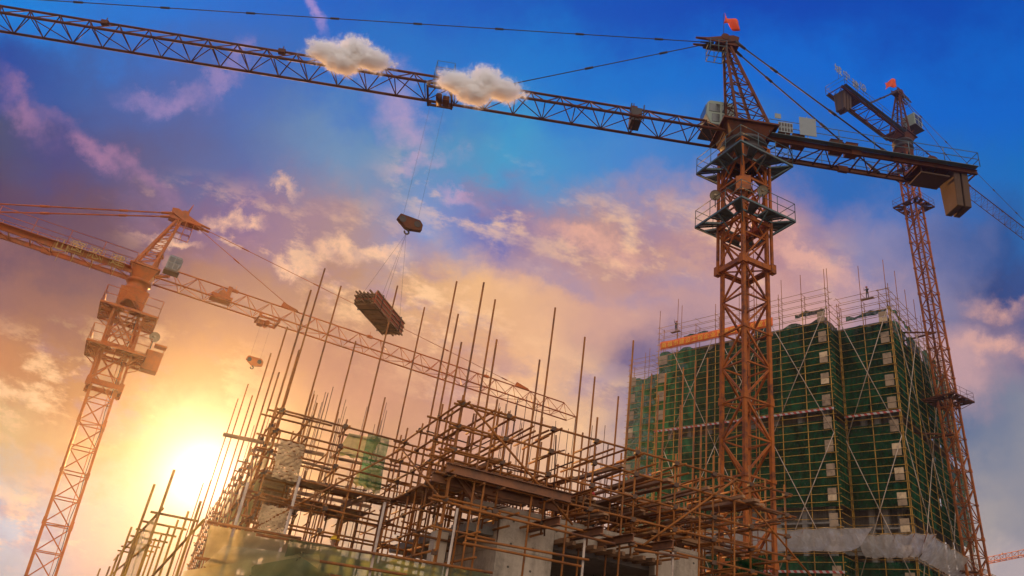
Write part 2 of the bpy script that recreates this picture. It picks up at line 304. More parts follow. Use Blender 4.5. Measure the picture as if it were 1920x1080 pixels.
# ------------------------------------------------------------------ mesh builder
Z = Vector((0, 0, 1))
class MB:
    def __init__(s): s.v = []; s.f = []; s.sm = []
    def tube(s, a, b, r, n=6, r2=None, cap=True):
        a = Vector(a); b = Vector(b); d = b - a
        if d.length < 1e-6: return s
        d.normalize(); u = d.orthogonal().normalized(); w = d.cross(u)
        r2 = r if r2 is None else r2; k = len(s.v)
        for p, q in ((a, r), (b, r2)):
            for i in range(n):
                t = 2 * pi * i / n; s.v.append(p + (u * cos(t) + w * sin(t)) * q)
        for i in range(n):
            j = (i + 1) % n; s.f.append((k + i, k + j, k + n + j, k + n + i)); s.sm.append(n > 4)
        if cap:
            s.f.append(tuple(k + i for i in reversed(range(n)))); s.f.append(tuple(k + n + i for i in range(n))); s.sm += [False, False]
        return s
    def path(s, pts, r, n=6):
        for a, b in zip(pts, pts[1:]): s.tube(a, b, r, n)
        return s
    def hexa(s, c):                               # eight corners: bottom ring then top ring
        k = len(s.v); s.v += [Vector(p) for p in c]
        for q in ((3, 2, 1, 0), (4, 5, 6, 7), (0, 1, 5, 4), (1, 2, 6, 5), (2, 3, 7, 6), (3, 0, 4, 7)):
            s.f.append(tuple(k + i for i in q)); s.sm.append(False)
        return s
    def box(s, c, x, y, z, bev=0.0):              # centre and three half-extent vectors
        c = Vector(c); x = Vector(x); y = Vector(y); z = Vector(z)
        return s.hexa([c - x - y - z, c + x - y - z, c + x + y - z, c - x + y - z, c - x - y + z, c + x - y + z, c + x + y + z, c - x + y + z])
    def bar(s, a, b, w, h, up=Z):                 # rectangular bar from a to b
        a = Vector(a); b = Vector(b); d = b - a
        if d.length < 1e-6: return s
        d.normalize(); up = Vector(up)
        if abs(d.dot(up)) > 0.98: up = Vector((1, 0.3, 0))
        x = d.cross(up).normalized(); y = x.cross(d)
        return s.box((a + b) / 2, x * w / 2, (b - a) / 2, y * h / 2)
    def ibeam(s, a, b, w, h, t=0.02, up=Z):
        a = Vector(a); b = Vector(b); d = (b - a).normalized(); x = d.cross(Vector(up)).normalized(); y = x.cross(d)
        s.box((a + b) / 2 + y * (h / 2 - t / 2), x * w / 2, (b - a) / 2, y * t / 2)
        s.box((a + b) / 2 - y * (h / 2 - t / 2), x * w / 2, (b - a) / 2, y * t / 2)
        return s.box((a + b) / 2, x * t / 2, (b - a) / 2, y * (h / 2 - t - 0.001))
    def prism(s, pts, d):                         # polygon swept along d
        k = len(s.v); n = len(pts); pts = [Vector(p) for p in pts]; d = Vector(d)
        s.v += pts + [p + d for p in pts]
        s.f.append(tuple(k + i for i in reversed(range(n)))); s.f.append(tuple(k + n + i for i in range(n))); s.sm += [False, False]
        for i in range(n):
            j = (i + 1) % n; s.f.append((k + i, k + j, k + n + j, k + n + i)); s.sm.append(False)
        return s
    def lathe(s, c, axis, prof, n=14):            # profile of (distance along axis, radius)
        c = Vector(c); a = Vector(axis).normalized(); u = a.orthogonal().normalized(); w = a.cross(u); k = len(s.v)
        for t, r in prof:
            for i in range(n):
                q = 2 * pi * i / n; s.v.append(c + a * t + (u * cos(q) + w * sin(q)) * r)
        for m_ in range(len(prof) - 1):
            for i in range(n):
                j = (i + 1) % n; s.f.append((k + m_ * n + i, k + m_ * n + j, k + (m_ + 1) * n + j, k + (m_ + 1) * n + i)); s.sm.append(True)
        return s
    def grid(s, fn, nu, nv):
        k = len(s.v)
        for j in range(nv + 1):
            for i in range(nu + 1): s.v.append(Vector(fn(i / nu, j / nv)))
        for j in range(nv):
            for i in range(nu):
                p = k + j * (nu + 1) + i; s.f.append((p, p + 1, p + nu + 2, p + nu + 1)); s.sm.append(True)
        return s
    def build(s, name, m, parent=None, origin=None, bevel=0.0, solid=0.0):
        top = parent
        while top is not None and top.parent is not None: top = top.parent
        o0 = Vector(origin) if origin is not None else (Vector(top.location) if top is not None else Vector((0, 0, 0)))
        me = bpy.data.meshes.new(name); me.from_pydata([tuple(p - o0) for p in s.v], [], s.f)
        me.polygons.foreach_set('use_smooth', s.sm); me.materials.append(m); me.update()
        ob = bpy.data.objects.new(name, me); COL.objects.link(ob)
        if parent is not None: ob.parent = parent
        else: ob.location = o0
        if bevel:
            b = ob.modifiers.new('bevel', 'BEVEL'); b.width = bevel; b.segments = 2; b.limit_method = 'ANGLE'
        if solid:
            b = ob.modifiers.new('solid', 'SOLIDIFY'); b.thickness = solid
        return ob
def tag(o, label=None, cat=None, group=None, kind=None):
    for k, v in (('label', label), ('category', cat), ('group', group), ('kind', kind)):
        if v: o[k] = v
    return o
def thing(name, loc, label, cat, group=None):
    o = bpy.data.objects.new(name, None); o.empty_display_size = 0.5; COL.objects.link(o); o.location = loc
    return tag(o, label, cat, group)
def lerp(a, b, t): return a + (b - a) * t
def zproj(x, y, py):                              # height at which the vertical through plan (x, y) crosses picture row py
    lo, hi = 0.0, 140.0
    for _ in range(50):
        mid = (lo + hi) / 2; v = Vector((x, y, mid)) - EYE
        q = 540 - FPX * v.dot(CU) / v.dot(CF)
        if q > py: lo = mid
        else: hi = mid
    return lo
def zbot(x, y, py): return zproj(x, y, py)
FONT = None
def glyph(ch, size, depth, x, up, at, name, m, parent):    # a raised character standing at `at`
    cu = bpy.data.curves.new('lettering', 'FONT'); cu.body = ch; cu.size = size; cu.extrude = depth / 2
    cu.align_x = 'CENTER'; cu.resolution_u = 2; cu.offset = 0.0
    ob = bpy.data.objects.new('lettering', cu); COL.objects.link(ob)
    dg = bpy.context.evaluated_depsgraph_get(); me = bpy.data.meshes.new_from_object(ob.evaluated_get(dg))
    bpy.data.objects.remove(ob); bpy.data.curves.remove(cu)
    top = parent
    while top.parent is not None: top = top.parent
    n = x.cross(up)
    R = Matrix(((x.x, up.x, n.x, 0), (x.y, up.y, n.y, 0), (x.z, up.z, n.z, 0), (0, 0, 0, 1)))
    me.transform(Matrix.Translation(at - Vector(top.location)) @ R)
    me.materials.clear(); me.materials.append(m)
    o = bpy.data.objects.new(name, me); COL.objects.link(o); o.parent = parent
    return o

# ------------------------------------------------------------------ the ground
gm = MB()
gm.grid(lambda u, v: (-900 + 1800 * u, -300 + 1700 * v, 0.0), 8, 8)
tag(gm.build('ground', M['ground']), kind='structure')

# ------------------------------------------------------------------ tower cranes
def lattice_mast(parent, foot, top, w, az, panel, m, rl=0.08, rb=0.04, kpat='zig', legname='leg', name='mast', part_of=None):
    a = AZ(az); b = AZ(az + 90); h = w / 2
    off = [a * h + b * h, a * h - b * h, -a * h - b * h, -a * h + b * h]
    n = max(2, int(round((top - foot).length / panel)))
    lat = MB()
    P = lambda k, t: lerp(foot, top, t) + off[k % 4]
    for i in range(n + 1):
        t = i / n
        for k in range(4):
            lat.bar(P(k, t), P(k + 1, t), rb * 1.7, rb * 1.7)
            if i < n:
                t2 = (i + 1) / n
                if kpat == 'x':
                    lat.bar(P(k, t), P(k + 1, t2), rb * 1.7, rb * 1.2); lat.bar(P(k + 1, t), P(k, t2), rb * 1.6, rb * 1.2)
                elif (i + k) % 2: lat.bar(P(k, t), P(k + 1, t2), rb * 2, rb * 2)
                else: lat.bar(P(k + 1, t), P(k, t2), rb * 2, rb * 2)
        if i % 4 == 0 and i < n:
            lat.bar(P(0, t), P(2, t), rb * 1.4, rb * 1.4)
            for k in range(4): lat.box(P(k, t) + (top - foot).normalized() * 0.16, a * rl * 1.35, b * rl * 1.35, Z * 0.16)
    o = lat.build(name, m, parent)
    for k in range(4):
        g_ = MB(); g_.bar(foot + off[k], top + off[k], rl * 2, rl * 2, up=a)
        for i in range(0, n, 2): g_.bar(P(k, i / n) - (top - foot).normalized() * 0.1, P(k, i / n) + (top - foot).normalized() * 0.1, rl * 2.9, rl * 2.9, up=a)
        g_.build(legname, m, o)
    ld = MB(); e0 = a * h * 0.55; L_ = (top - foot).length
    for s_ in (-1, 1): ld.tube(foot + e0 + b * s_ * 0.2, top + e0 + b * s_ * 0.2, 0.022, 5)
    for i in range(int(L_ / 0.45)): p = lerp(foot, top, (i + 0.5) * 0.45 / L_) + e0; ld.tube(p - b * 0.2, p + b * 0.2, 0.014, 4)
    ld.build('ladder', m, o)
    cbv = MB(); pts = [lerp(foot, top, i / 16) + off[1] * 0.8 + (a * 0.06 * sin(i * 2.3)) for i in range(17)]; cbv.path(pts, 0.022, 5); cbv.build('power_cable', M['cable'], o)
    return o, off

def railing(parent, pts, h, m, name='railing', closed=True, r=0.022, step=1.2):
    g_ = MB(); pts = list(pts)
    if closed: pts = pts + [pts[0]]
    for a, b in zip(pts, pts[1:]):
        for hh in (h, h * 0.52): g_.tube(a + Z * hh, b + Z * hh, r, 5)
        n = max(1, int((b - a).length / step))
        for i in range(n + 1):
            p = lerp(a, b, i / n); g_.tube(p, p + Z * h, r, 5)
    return g_.build(name, m, parent)

def ring_platform(root, c, half, inner, az, m, mr, depth=0.12, rails=True):
    a = AZ(az); b = AZ(az + 90)
    q = lambda h: [c + a * h + b * h, c + a * h - b * h, c - a * h - b * h, c - a * h + b * h]
    O, I = q(half), q(inner)
    d = MB()
    for k in range(4):
        d.bar(O[k], O[(k + 1) % 4], 0.10, depth); d.bar(I[k], I[(k + 1) % 4], 0.08, depth)
        n = 6
        for i in range(n + 1):
            d.bar(lerp(O[k], O[(k + 1) % 4], i / n), lerp(I[k], I[(k + 1) % 4], i / n), 0.05, depth * 0.8)
        # mesh deck on half of the bays
        for i in range(n):
            if (i * 7 + k * 3) % 5 < 3:
                A_, B_ = lerp(O[k], O[(k + 1) % 4], i / n), lerp(O[k], O[(k + 1) % 4], (i + 1) / n)
                C_, D_2 = lerp(I[k], I[(k + 1) % 4], (i + 1) / n), lerp(I[k], I[(k + 1) % 4], i / n)
                up = Z * (depth * 0.5 + 0.012)
                d.hexa([A_ + up, B_ + up, C_ + up, D_2 + up, A_ + up + Z * 0.02, B_ + up + Z * 0.02, C_ + up + Z * 0.02, D_2 + up + Z * 0.02])
        # knee braces to the mast
        d.bar(O[k], I[k] - Z * (half - inner) * 0.9, 0.06, 0.06)
        d.bar((O[k] + O[(k + 1) % 4]) / 2, (I[k] + I[(k + 1) % 4]) / 2 - Z * (half - inner) * 0.9, 0.06, 0.06)
    o = d.build('platform', m, root)
    if rails: railing(o, [p + Z * 0.07 for p in O], 1.15, mr)
    return o

def tri_lattice(parent, a, b, side, w, h, panel, m, rc=0.06, rb=0.025, name='jib'):
    d = (b - a); n = max(2, int(round(d.length / panel))); lat = MB()
    N = lambda t: lerp(a, b, t) + side * w / 2
    F = lambda t: lerp(a, b, t) - side * w / 2
    T = lambda t: lerp(a, b, t) + Z * h
    for i in range(n + 1):
        t = i / n
        lat.tube(N(t), F(t), rb, 5)
        if i < n:
            tm = (i + 0.5) / n; t2 = (i + 1) / n
            for K in (N, F):
                lat.tube(K(t), T(tm), rb * 1.15, 5); lat.tube(T(tm), K(t2), rb * 1.15, 5)
            lat.tube(N(t) if i % 2 else F(t), F(t2) if i % 2 else N(t2), rb, 5)
        if i % 6 == 3: lat.box(T(t), d.normalized() * 0.22, side * rc * 1.6, Z * rc * 1.6); lat.tube(T(t), T(t) + Z * 0.45, rb, 5)
    o = lat.build(name, m, parent)
    for K in (N, F, T):
        g_ = MB(); t0, t1 = (0, 1) if K is not T else (0.5 / n, 1 - 0.5 / n)
        g_.tube(K(t0), K(t1), rc if K is not T else rc * 0.9, 8); g_.build('chord', m, o)
    return o

def pendant(root, a, b, r, m, lug=5.5, name='tie_bar', lr=2.6):
    g_ = MB(); g_.tube(a, b, r, 6); L_ = (b - a).length; d = (b - a).normalized()
    n = int(L_ / lug)
    for i in range(1, n + 1):
        p = a + d * (lug * i - lug * 0.3)
        if (p - a).length < L_ - 0.5: g_.tube(p - d * 0.28, p + d * 0.28, r * lr, 6)
    for p, s_ in ((a, 1), (b, -1)):
        g_.tube(p, p + d * s_ * 0.9, r * 2.6, 6, r * 1.6)
    return g_.build(name, m, root)

def flag_part(root, at, x, w, h, m, pole_m, limp=False):
    p = MB(); p.tube(at - Z * 1.2, at + Z * h, 0.02, 5)
    po = p.build('flagpole', pole_m, root)
    f = MB(); nn = x.cross(Z)
    def fn(u, v):
        sag = -0.35 * h * u * u * (0.6 + 0.4 * v)
        if limp: sag += -0.25 * h * u * (1 - v)
        return at + x * (w * u * (0.92 - 0.1 * sin(v * 3))) + Z * (h * v * (1 - 0.45 * u * (1.0 if limp else 0.1)) + sag + (0.5 * h * u if limp else 0)) + nn * (0.14 * w * sin(u * 7 + v * 2.5))
    f.grid(fn, 10, 6); f.build('flag', m, root, solid=0.01)

def cab(root, c, x, y, w, d, h, m):
    g_ = MB()
    pr = [c - x * w / 2 - Z * h / 2, c + x * w * 0.32 - Z * h / 2, c + x * w / 2 - Z * h * 0.1, c + x * w * 0.46 + Z * h * 0.40, c + x * w * 0.36 + Z * h / 2, c - x * w * 0.42 + Z * h / 2, c - x * w / 2 + Z * h * 0.40]
    g_.prism([p - y * d / 2 for p in pr], y * d)
    o = g_.build('cab', m, root, bevel=0.05)
    for s_ in (-1, 1):
        for (u0, u1, v0, v1) in ((-0.42, -0.05, 0.02, 0.36), (0.02, 0.40, 0.02, 0.36), (-0.40, -0.06, -0.42, -0.06), (0.03, 0.30, -0.40, -0.06)):
            q = MB(); q.box(c + x * w * (u0 + u1) / 2 + Z * h * (v0 + v1) / 2 + y * s_ * (d / 2 + 0.012), x * w * (u1 - u0) / 2, y * 0.015, Z * h * (v1 - v0) / 2)
            q.build('window', M['glass'], o, bevel=0.01)
    q = MB(); q.box(c + x * w * 0.487 + Z * h * 0.15 , x * 0.02, y * d * 0.4, Z * h * 0.2); q.build('window', M['glass'], o)
    fl = MB(); fl.box(c - Z * (h / 2 + 0.08), x * w * 0.55, y * d * 0.55, Z * 0.05); fl.build('cab_floor', M['dark_steel'], o)
    return o

def crane(K):
    foot, T, J = K['foot'], K['top'], AZ(K['jib_az'])
    SD = Vector((J.y, -J.x, 0)) * K.get('near', 1)          # horizontal, towards the viewer
    m, mm = K['mat'], K.get('mast_mat', K['mat'])
    root = thing('tower_crane', foot, K['label'], 'tower crane', 'tower cranes')
    w, k = K['w'], K.get('k', 1.0)
    lattice_mast(root, foot, T - Z * 1.0 * k, w, K['mast_az'], K['panel'], mm, K.get('rl', 0.085), K.get('rb', 0.042), K.get('kpat', 'zig'))
    # slewing unit
    s = MB(); rw = w; w = w * K.get('tt', 1.0); s.lathe(T, Z, [(-1.0 * k, 0), (-1.0 * k, w * 0.72), (-0.75 * k, w * 0.72), (-0.70 * k, w * 0.62), (-0.30 * k, w * 0.62), (-0.28 * k, w * 0.74), (-0.05 * k, w * 0.74), (-0.05 * k, 0)], 20); w = rw
    s.build('slewing_ring', M['dark_steel'] if m is not M['crane_orange'] else m, root)
    tt = MB(); hw = 0.62 * w * K.get('tt', 1.0)
    tt.hexa([T + J * x_ * 0.8 * hw + SD * y_ * 0.8 * hw - Z * 0.04 * k for x_, y_ in ((-1, -1), (1, -1), (1, 1), (-1, 1))] + [T + J * x_ * 1.25 * hw + SD * y_ * 1.1 * hw + Z * 0.85 * k for x_, y_ in ((-1, -1), (1, -1), (1, 1), (-1, 1))])
    tt.box(T + Z * 0.92 * k, J * 1.45 * hw, SD * 1.25 * hw, Z * 0.06)
    tt.build('turntable', m, root)
    # support cone below the ring
    sc = MB(); a = AZ(K['mast_az']); b = AZ(K['mast_az'] + 90)
    for sx, sy in ((a, b), (b, -a), (-a, -b), (-b, a)):
        p0, p1 = T - Z * 2.4 * k + (sx + sy) * w / 2, T - Z * 2.4 * k + (sx - sy) * w / 2
        q0, q1 = T - Z * 1.0 * k + (sx + sy) * w * 0.58, T - Z * 1.0 * k + (sx - sy) * w * 0.58
        mid = T - Z * 1.9 * k + sx * w / 2
        o_ = sx * 0.02
        sc.prism([p0 + o_, p0 * 0.7 + p1 * 0.3 + Z * 0.6 * k + o_, p0 * 0.3 + p1 * 0.7 + Z * 0.6 * k + o_, p1 + o_, q1 + o_, q0 + o_], sx * 0.05)
    if K.get('tt', 1.0) > 0.6: sc.build('ring_support', m, root)
    # tower head
    H = K['head']; ax = K.get('apex_j', 0.6); apex = T + Z * H + J * ax
    base = [(-1.05, 1), (-1.05, -1), (0.55, 1), (0.55, -1)]
    cp = MB(); legs = []
    for (bx, by) in base:
        p = T + J * bx * hw * 1.1 + SD * by * hw * 0.85 + Z * 0.95 * k
        q = apex + J * (0.12 if bx > 0 else -0.16) * k + SD * by * 0.2 * k - Z * 0.2
        legs.append((p, q))
    pairs = ((0, 1), (2, 3), (0, 2), (1, 3)); n = K.get('head_n', 7)
    for (i, j) in pairs:
        for c in range(n):
            t, t2 = c / n, (c + 1) / n
            cp.bar(lerp(*legs[i], t), lerp(*legs[j], t2), 0.05 * k, 0.05 * k); cp.bar(lerp(*legs[i], t2), lerp(*legs[j], t2), 0.05 * k, 0.05 * k)
    head = cp.build('tower_head', m, root)
    for p, q in legs: MB().bar(p, q, 0.15 * k, 0.15 * k, up=J).build('leg', m, head)
    ap = MB(); ap.box(apex - Z * 0.1 * k, J * 0.75 * k, SD * 0.35 * k, Z * 0.22 * k)
    for s_ in (-1, 1):
        ap.prism([apex + SD * s_ * 0.36 * k + J * x_ * k + Z * z_ * k for x_, z_ in ((-0.7, 0.1), (-0.75, 0.45), (-0.35, 0.55), (0.9, 0.15), (1.5, -0.05), (1.5, -0.25), (0.4, -0.3))], SD * s_ * 0.06)
        ap.tube(apex + SD * s_ * 0.3 * k + J * 0.7 * k, apex + SD * s_ * 0.3 * k + J * 2.2 * k - Z * 0.12 * k, 0.15 * k, 8, 0.07 * k)
    ap.tube(apex + J * 0.2 - SD * 0.45 * k + Z * 0.3 * k, apex + J * 0.2 + SD * 0.45 * k + Z * 0.3 * k, 0.28 * k, 12)
    ap.build('head_sheaves', M['crane_red_shaded'] if m is not M['crane_orange'] else m, head)
    cg = MB(); cc = apex + J * K.get('cage_j', 0.75) - Z * 1.5 * k + SD * 0.2
    for zz in (0, 0.55, 1.1):
        pts = [cc + J * x_ * 0.55 * k + SD * y_ * 0.5 * k + Z * zz * k for x_, y_ in ((-1, -1), (1, -1), (1, 1), (-1, 1), (-1, -1))]
        cg.path(pts, 0.028 * k, 5)
    for x_ in (-1, 0, 1):
        for y_ in (-1, 1): cg.tube(cc + J * x_ * 0.55 * k + SD * y_ * 0.5 * k, cc + J * x_ * 0.55 * k + SD * y_ * 0.5 * k + Z * 1.1 * k, 0.024 * k, 5)
        cg.tube(cc + J * x_ * 0.55 * k - SD * 0.5 * k, cc + J * x_ * 0.55 * k + SD * 0.5 * k, 0.03 * k, 5)
    cg.build('head_cage', M['steel_teal'] if m is not M['crane_orange'] else m, head)
    # jib
    jw, jh = K.get('jw', 1.65) * k, K.get('jh', 1.25) * k
    j0 = T + J * hw * 1.2 + Z * 0.35 * k; j1 = T + J * K['jib'] + Z * (0.35 * k + K.get('rise', 0))
    tri_lattice(root, j0, j1, SD, jw, jh, K.get('jpanel', 1.85), m, 0.075 * k * K.get('rcs', 1), 0.028 * k * K.get('rcs', 1))
    for d_ in K['ties']:
        q = lerp(j0, j1, d_ / K['jib']) + Z * jh
        pendant(root, apex + J * 0.9 * k, q, K.get('pr', 0.035) * k, M['cable'] if m is not M['crane_orange'] else m, K.get('lug', 5.5), lr=2.4)
        e = MB(); e.prism([q - J * 1.2 + SD * 0.1, q + J * 0.2 + SD * 0.1, q + J * 0.1 + Z * 0.14 + SD * 0.1, q - J * 1.1 + Z * 0.4 + SD * 0.1], -SD * 0.2); e.build('tie_lug', m, root)
    # counter jib
    cl = K['cj']; cw = K.get('cw', 1.8) * k; cz = Z * 0.25 * k
    c0 = T - J * hw * 1.0 + cz; c1 = T - J * cl + cz
    cj = MB(); n = int(cl / (1.25 * k))
    for i in range(n + 1):
        t = i / n; A_ = lerp(c0, c1, t) + SD * cw / 2; B_ = lerp(c0, c1, t) - SD * cw / 2
        cj.bar(A_, B_, 0.07 * k, 0.09 * k)
        if i < n:
            t2 = (i + 1) / n; A2 = lerp(c0, c1, t2) + SD * cw / 2; B2 = lerp(c0, c1, t2) - SD * cw / 2
            if i % 2: cj.bar(A_, B2, 0.06 * k, 0.06 * k)
            else: cj.bar(B_, A2, 0.06 * k, 0.06 * k)
    o = cj.build('counter_jib', m, root)
    for s_ in (-1, 1):
        MB().ibeam(c0 + SD * s_ * cw / 2, c1 + SD * s_ * cw / 2, 0.16 * k, 0.32 * k, 0.03 * k).build('chord', m, o)
        for fr in (0.42,):
            q = lerp(c0, c1, fr) + SD * s_ * cw / 2; jb = MB().box(q, J * 0.3 * k, SD * 0.11 * k, Z * 0.21 * k); jb.build('splice_plate', m, o)
    wy = cw / 2 + 0.35 * k
    dk = MB()
    for s_ in (-1, 1): dk.box((c0 + c1) / 2 + SD * s_ * (cw / 2 + 0.26 * k) + Z * 0.17 * k, J * (cl - hw) / 2 * 0.98, SD * 0.17 * k, Z * 0.015)
    dk.build('walkway', M['steel_teal'] if m is not M['crane_orange'] else m, o)
    rl = [c0 + SD * wy + Z * 0.19 * k, c1 + SD * wy + Z * 0.19 * k, c1 - SD * wy + Z * 0.19 * k, c0 - SD * wy + Z * 0.19 * k]
    railing(o, rl, 1.1 * k, K.get('rail_mat', M['steel_teal']), closed=False, r=0.024 * k, step=1.9 * k)
    for f_ in K.get('cj_ties', (0.62, 0.62)): pass
    for s_ in (-1, 1):
        q = c0 + (c1 - c0) * K.get('cjt', 0.56) + SD * s_ * cw / 2 + Z * 0.15 * k
        pendant(root, apex - J * 0.5 * k + SD * s_ * 0.3 * k + Z * 0.1, q, 0.055 * k, M['cable'] if m is not M['crane_orange'] else m, 4.8, 'counter_tie_bar', 1.7)
    # counterweights
    for i in range(K.get('nw', 3)):
        c = c1 + J * (0.75 + i * 0.5) * k - Z * (K.get('wh', 3.1) * 0.5 - 0.35) * k * (1 if i < 2 else 0.8)
        q = MB(); hh = K.get('wh', 3.1) / 2 * k * (1 if i < 2 else 0.8)
        q.hexa([c - J * 0.2 * k - SD * 0.62 * k - Z * hh, c + J * 0.2 * k - SD * 0.62 * k - Z * hh, c + J * 0.2 * k + SD * 0.62 * k - Z * hh, c - J * 0.2 * k + SD * 0.62 * k - Z * hh,
                c - J * 0.2 * k - SD * 0.78 * k + Z * hh, c + J * 0.2 * k - SD * 0.78 * k + Z * hh, c + J * 0.2 * k + SD * 0.78 * k + Z * hh, c - J * 0.2 * k + SD * 0.78 * k + Z * hh])
        for i_, p_ in enumerate(q.v): q.v[i_] = c + (p_ - c) * K.get('ws', 1.0)
        cwt = q.build('counterweight', M['weight'], root, bevel=0.04)
        for s_ in (-1, 1):
            e_ = MB(); ce = c + Z * (hh + 0.02) + SD * s_ * 0.4 * k; e_.path([ce + SD * 0.1 * k * cos(a0) + Z * (0.02 + 0.14 * k * sin(a0)) for a0 in [pi * i / 6 for i in range(7)]], 0.025 * k, 5); e_.build('lifting_eye', M['dark_steel'], cwt)
            e_ = MB(); e_.bar(c + SD * s_ * 0.30 * k - Z * hh * 0.97 - J * 0.205 * k, c + SD * s_ * 0.36 * k + Z * hh * 0.9 - J * 0.205 * k, 0.07 * k, 0.03 * k, up=J); e_.build('steel_strap', M['dark_steel'], cwt)
    # hoist winch and switch cabinets
    wi = MB(); wc = c1 + J * (2.9 if K.get('wide_winch') else 2.6) * k + Z * 0.55 * k
    wi.tube(wc - SD * 0.7 * k, wc + SD * 0.7 * k, 0.38 * k, 14); wi.box(wc - J * 0.7 * k, J * 0.3 * k, SD * 0.45 * k, Z * 0.34 * k); wi.box(wc - Z * 0.38 * k, J * 1.1 * k, SD * 0.8 * k, Z * 0.06)
    wi.build('hoist_winch', M['crane_red_shaded'] if m is not M['crane_orange'] else m, root)
    K['apex'], K['c0'], K['c1'], K['j0'], K['j1'], K['J'], K['SD'], K['root'], K['cw'], K['jw'], K['jh'], K['hw'] = apex, c0, c1, j0, j1, J, SD, root, cw, jw, jh, hw
    return root

def trolley(root, at, J, SD, w, m, k=1.0, cage=True):
    t = MB()
    for s_ in (-1, 1): t.box(at - Z * 0.2 * k + SD * s_ * w / 2, J * 0.8 * k, SD * 0.05, Z * 0.07 * k); t.box(at - Z * 0.2 * k + J * s_ * 0.75 * k, J * 0.06, SD * (w / 2 + 0.1), Z * 0.06 * k)
    for x_ in (-0.7, 0.7):
        for s_ in (-1, 1): t.tube(at + J * x_ * k + SD * s_ * (w / 2 + 0.02) - Z * 0.02, at + J * x_ * k + SD * s_ * (w / 2 + 0.14) - Z * 0.02, 0.13 * k, 10)
    t.tube(at - SD * 0.4 * k - Z * 0.4 * k, at + SD * 0.4 * k - Z * 0.4 * k, 0.2 * k, 12)
    t.box(at - J * 0.45 * k - Z * 0.45 * k, J * 0.2 * k, SD * 0.3 * k, Z * 0.18 * k)
    o = t.build('trolley', m, root)
    if cage:
        g_ = MB(); c = at - J * 0.2 * k + SD * (w / 2 + 0.55) - Z * 0.4 * k
        for zz in (0, 0.5, 1.0, 1.5): g_.path([c + J * x_ * 0.55 * k + SD * y_ * 0.35 * k + Z * zz * k for x_, y_ in ((-1, -1), (1, -1), (1, 1), (-1, 1), (-1, -1))], 0.018 * k, 5)
        for x_, y_ in ((-1, -1), (1, -1), (1, 1), (-1, 1)): g_.tube(c + J * x_ * 0.55 * k + SD * y_ * 0.35 * k, c + J * x_ * 0.55 * k + SD * y_ * 0.35 * k + Z * 1.5 * k, 0.018 * k, 5)
        g_.build('service_cage', M['steel_teal'] if m is not M['crane_orange'] else m, o)
    return o

def hook_block(at, top, J, w, m, label, drop):
    root = thing('hook_block', at, label, 'hook block', None)
    p = MB(); h = w * 0.24; th = w * 0.1; n = Vector((J.y, -J.x, 0))
    pr = [(-0.5, 0.02), (-0.42, 0.22), (0.36, 0.22), (0.5, 0.06), (0.5, -0.2), (0.05, -0.3), (-0.12, -0.3), (-0.5, -0.02)]
    p.prism([at + J * x_ * w + Z * z_ * w - n * th for x_, z_ in pr], n * th * 2)
    bl = p.build('cheek_plate', m, root, bevel=0.03)
    for x_ in (-0.3, 0.28):
        q = MB(); q.tube(at + J * x_ * w - n * (th + 0.03), at + J * x_ * w + n * (th + 0.03), w * 0.13, 12); q.build('sheave_boss', M['dark_steel'], root)
    hk = MB(); c = at - Z * 0.42 * w - J * 0.03 * w
    hk.tube(c + Z * 0.16 * w, c + Z * 0.08 * w, 0.045 * w, 8)
    hk.path([c + J * cos(a_) * 0.085 * w + Z * sin(a_) * 0.085 * w for a_ in [pi / 2 - i * 0.45 for i in range(12)]], 0.033 * w, 8)
    hk.build('hook', M['dark_steel'], root)
    for x_ in (-0.3, 0.28):
        for s_ in (-1, 1):
            r_ = MB(); r_.tube(at + J * x_ * w + n * s_ * 0.06 + Z * 0.1, top + J * x_ * w + n * s_ * 0.06, 0.0028, 5); r_.build('hoist_rope', M['cable'], root)
    return root, c - Z * 0.08 * w

def climbing_frame(root, foot, top, t0, t1, w, az, m):
    a, b = lerp(foot, top, t0), lerp(foot, top, t1); f = MB()
    A_, B_ = AZ(az), AZ(az + 90); h = w / 2
    off = [A_ * h + B_ * h, A_ * h - B_ * h, -A_ * h - B_ * h, -A_ * h + B_ * h]
    n = max(2, int((b - a).length / 2.4))
    for i in range(n + 1):
        p = lerp(a, b, i / n)
        big = 0.30 if i in (0,) else (0.20 if i == n // 2 else 0.10)
        for k in range(4):
            f.bar(p + off[k], p + off[(k + 1) % 4], big * 0.6, big)
            if i < n:
                q = lerp(a, b, (i + 1) / n)
                f.bar(p + off[k], q + off[(k + 1) % 4], 0.075, 0.075)
                if i % 2: f.bar(p + off[(k + 1) % 4], q + off[k], 0.075, 0.075)
    o = f.build('climbing_frame', m, root)
    for k in range(4):
        g_ = MB(); g_.bar(a + off[k] - Z * 0.35, b + off[k], 0.14, 0.14, up=A_); g_.box(a + off[k], A_ * 0.16, B_ * 0.16, Z * 0.28)
        g_.build('leg', m, o)
    jk = MB(); c = lerp(a, b, 0.35); jk.tube(c + A_ * h * 0.7, c + A_ * h * 0.7 + Z * 2.4, 0.13, 10); jk.box(c + A_ * h * 0.7, B_ * h, A_ * 0.12, Z * 0.15); jk.build('jacking_ram', M['crane_orange'], o)
    return o
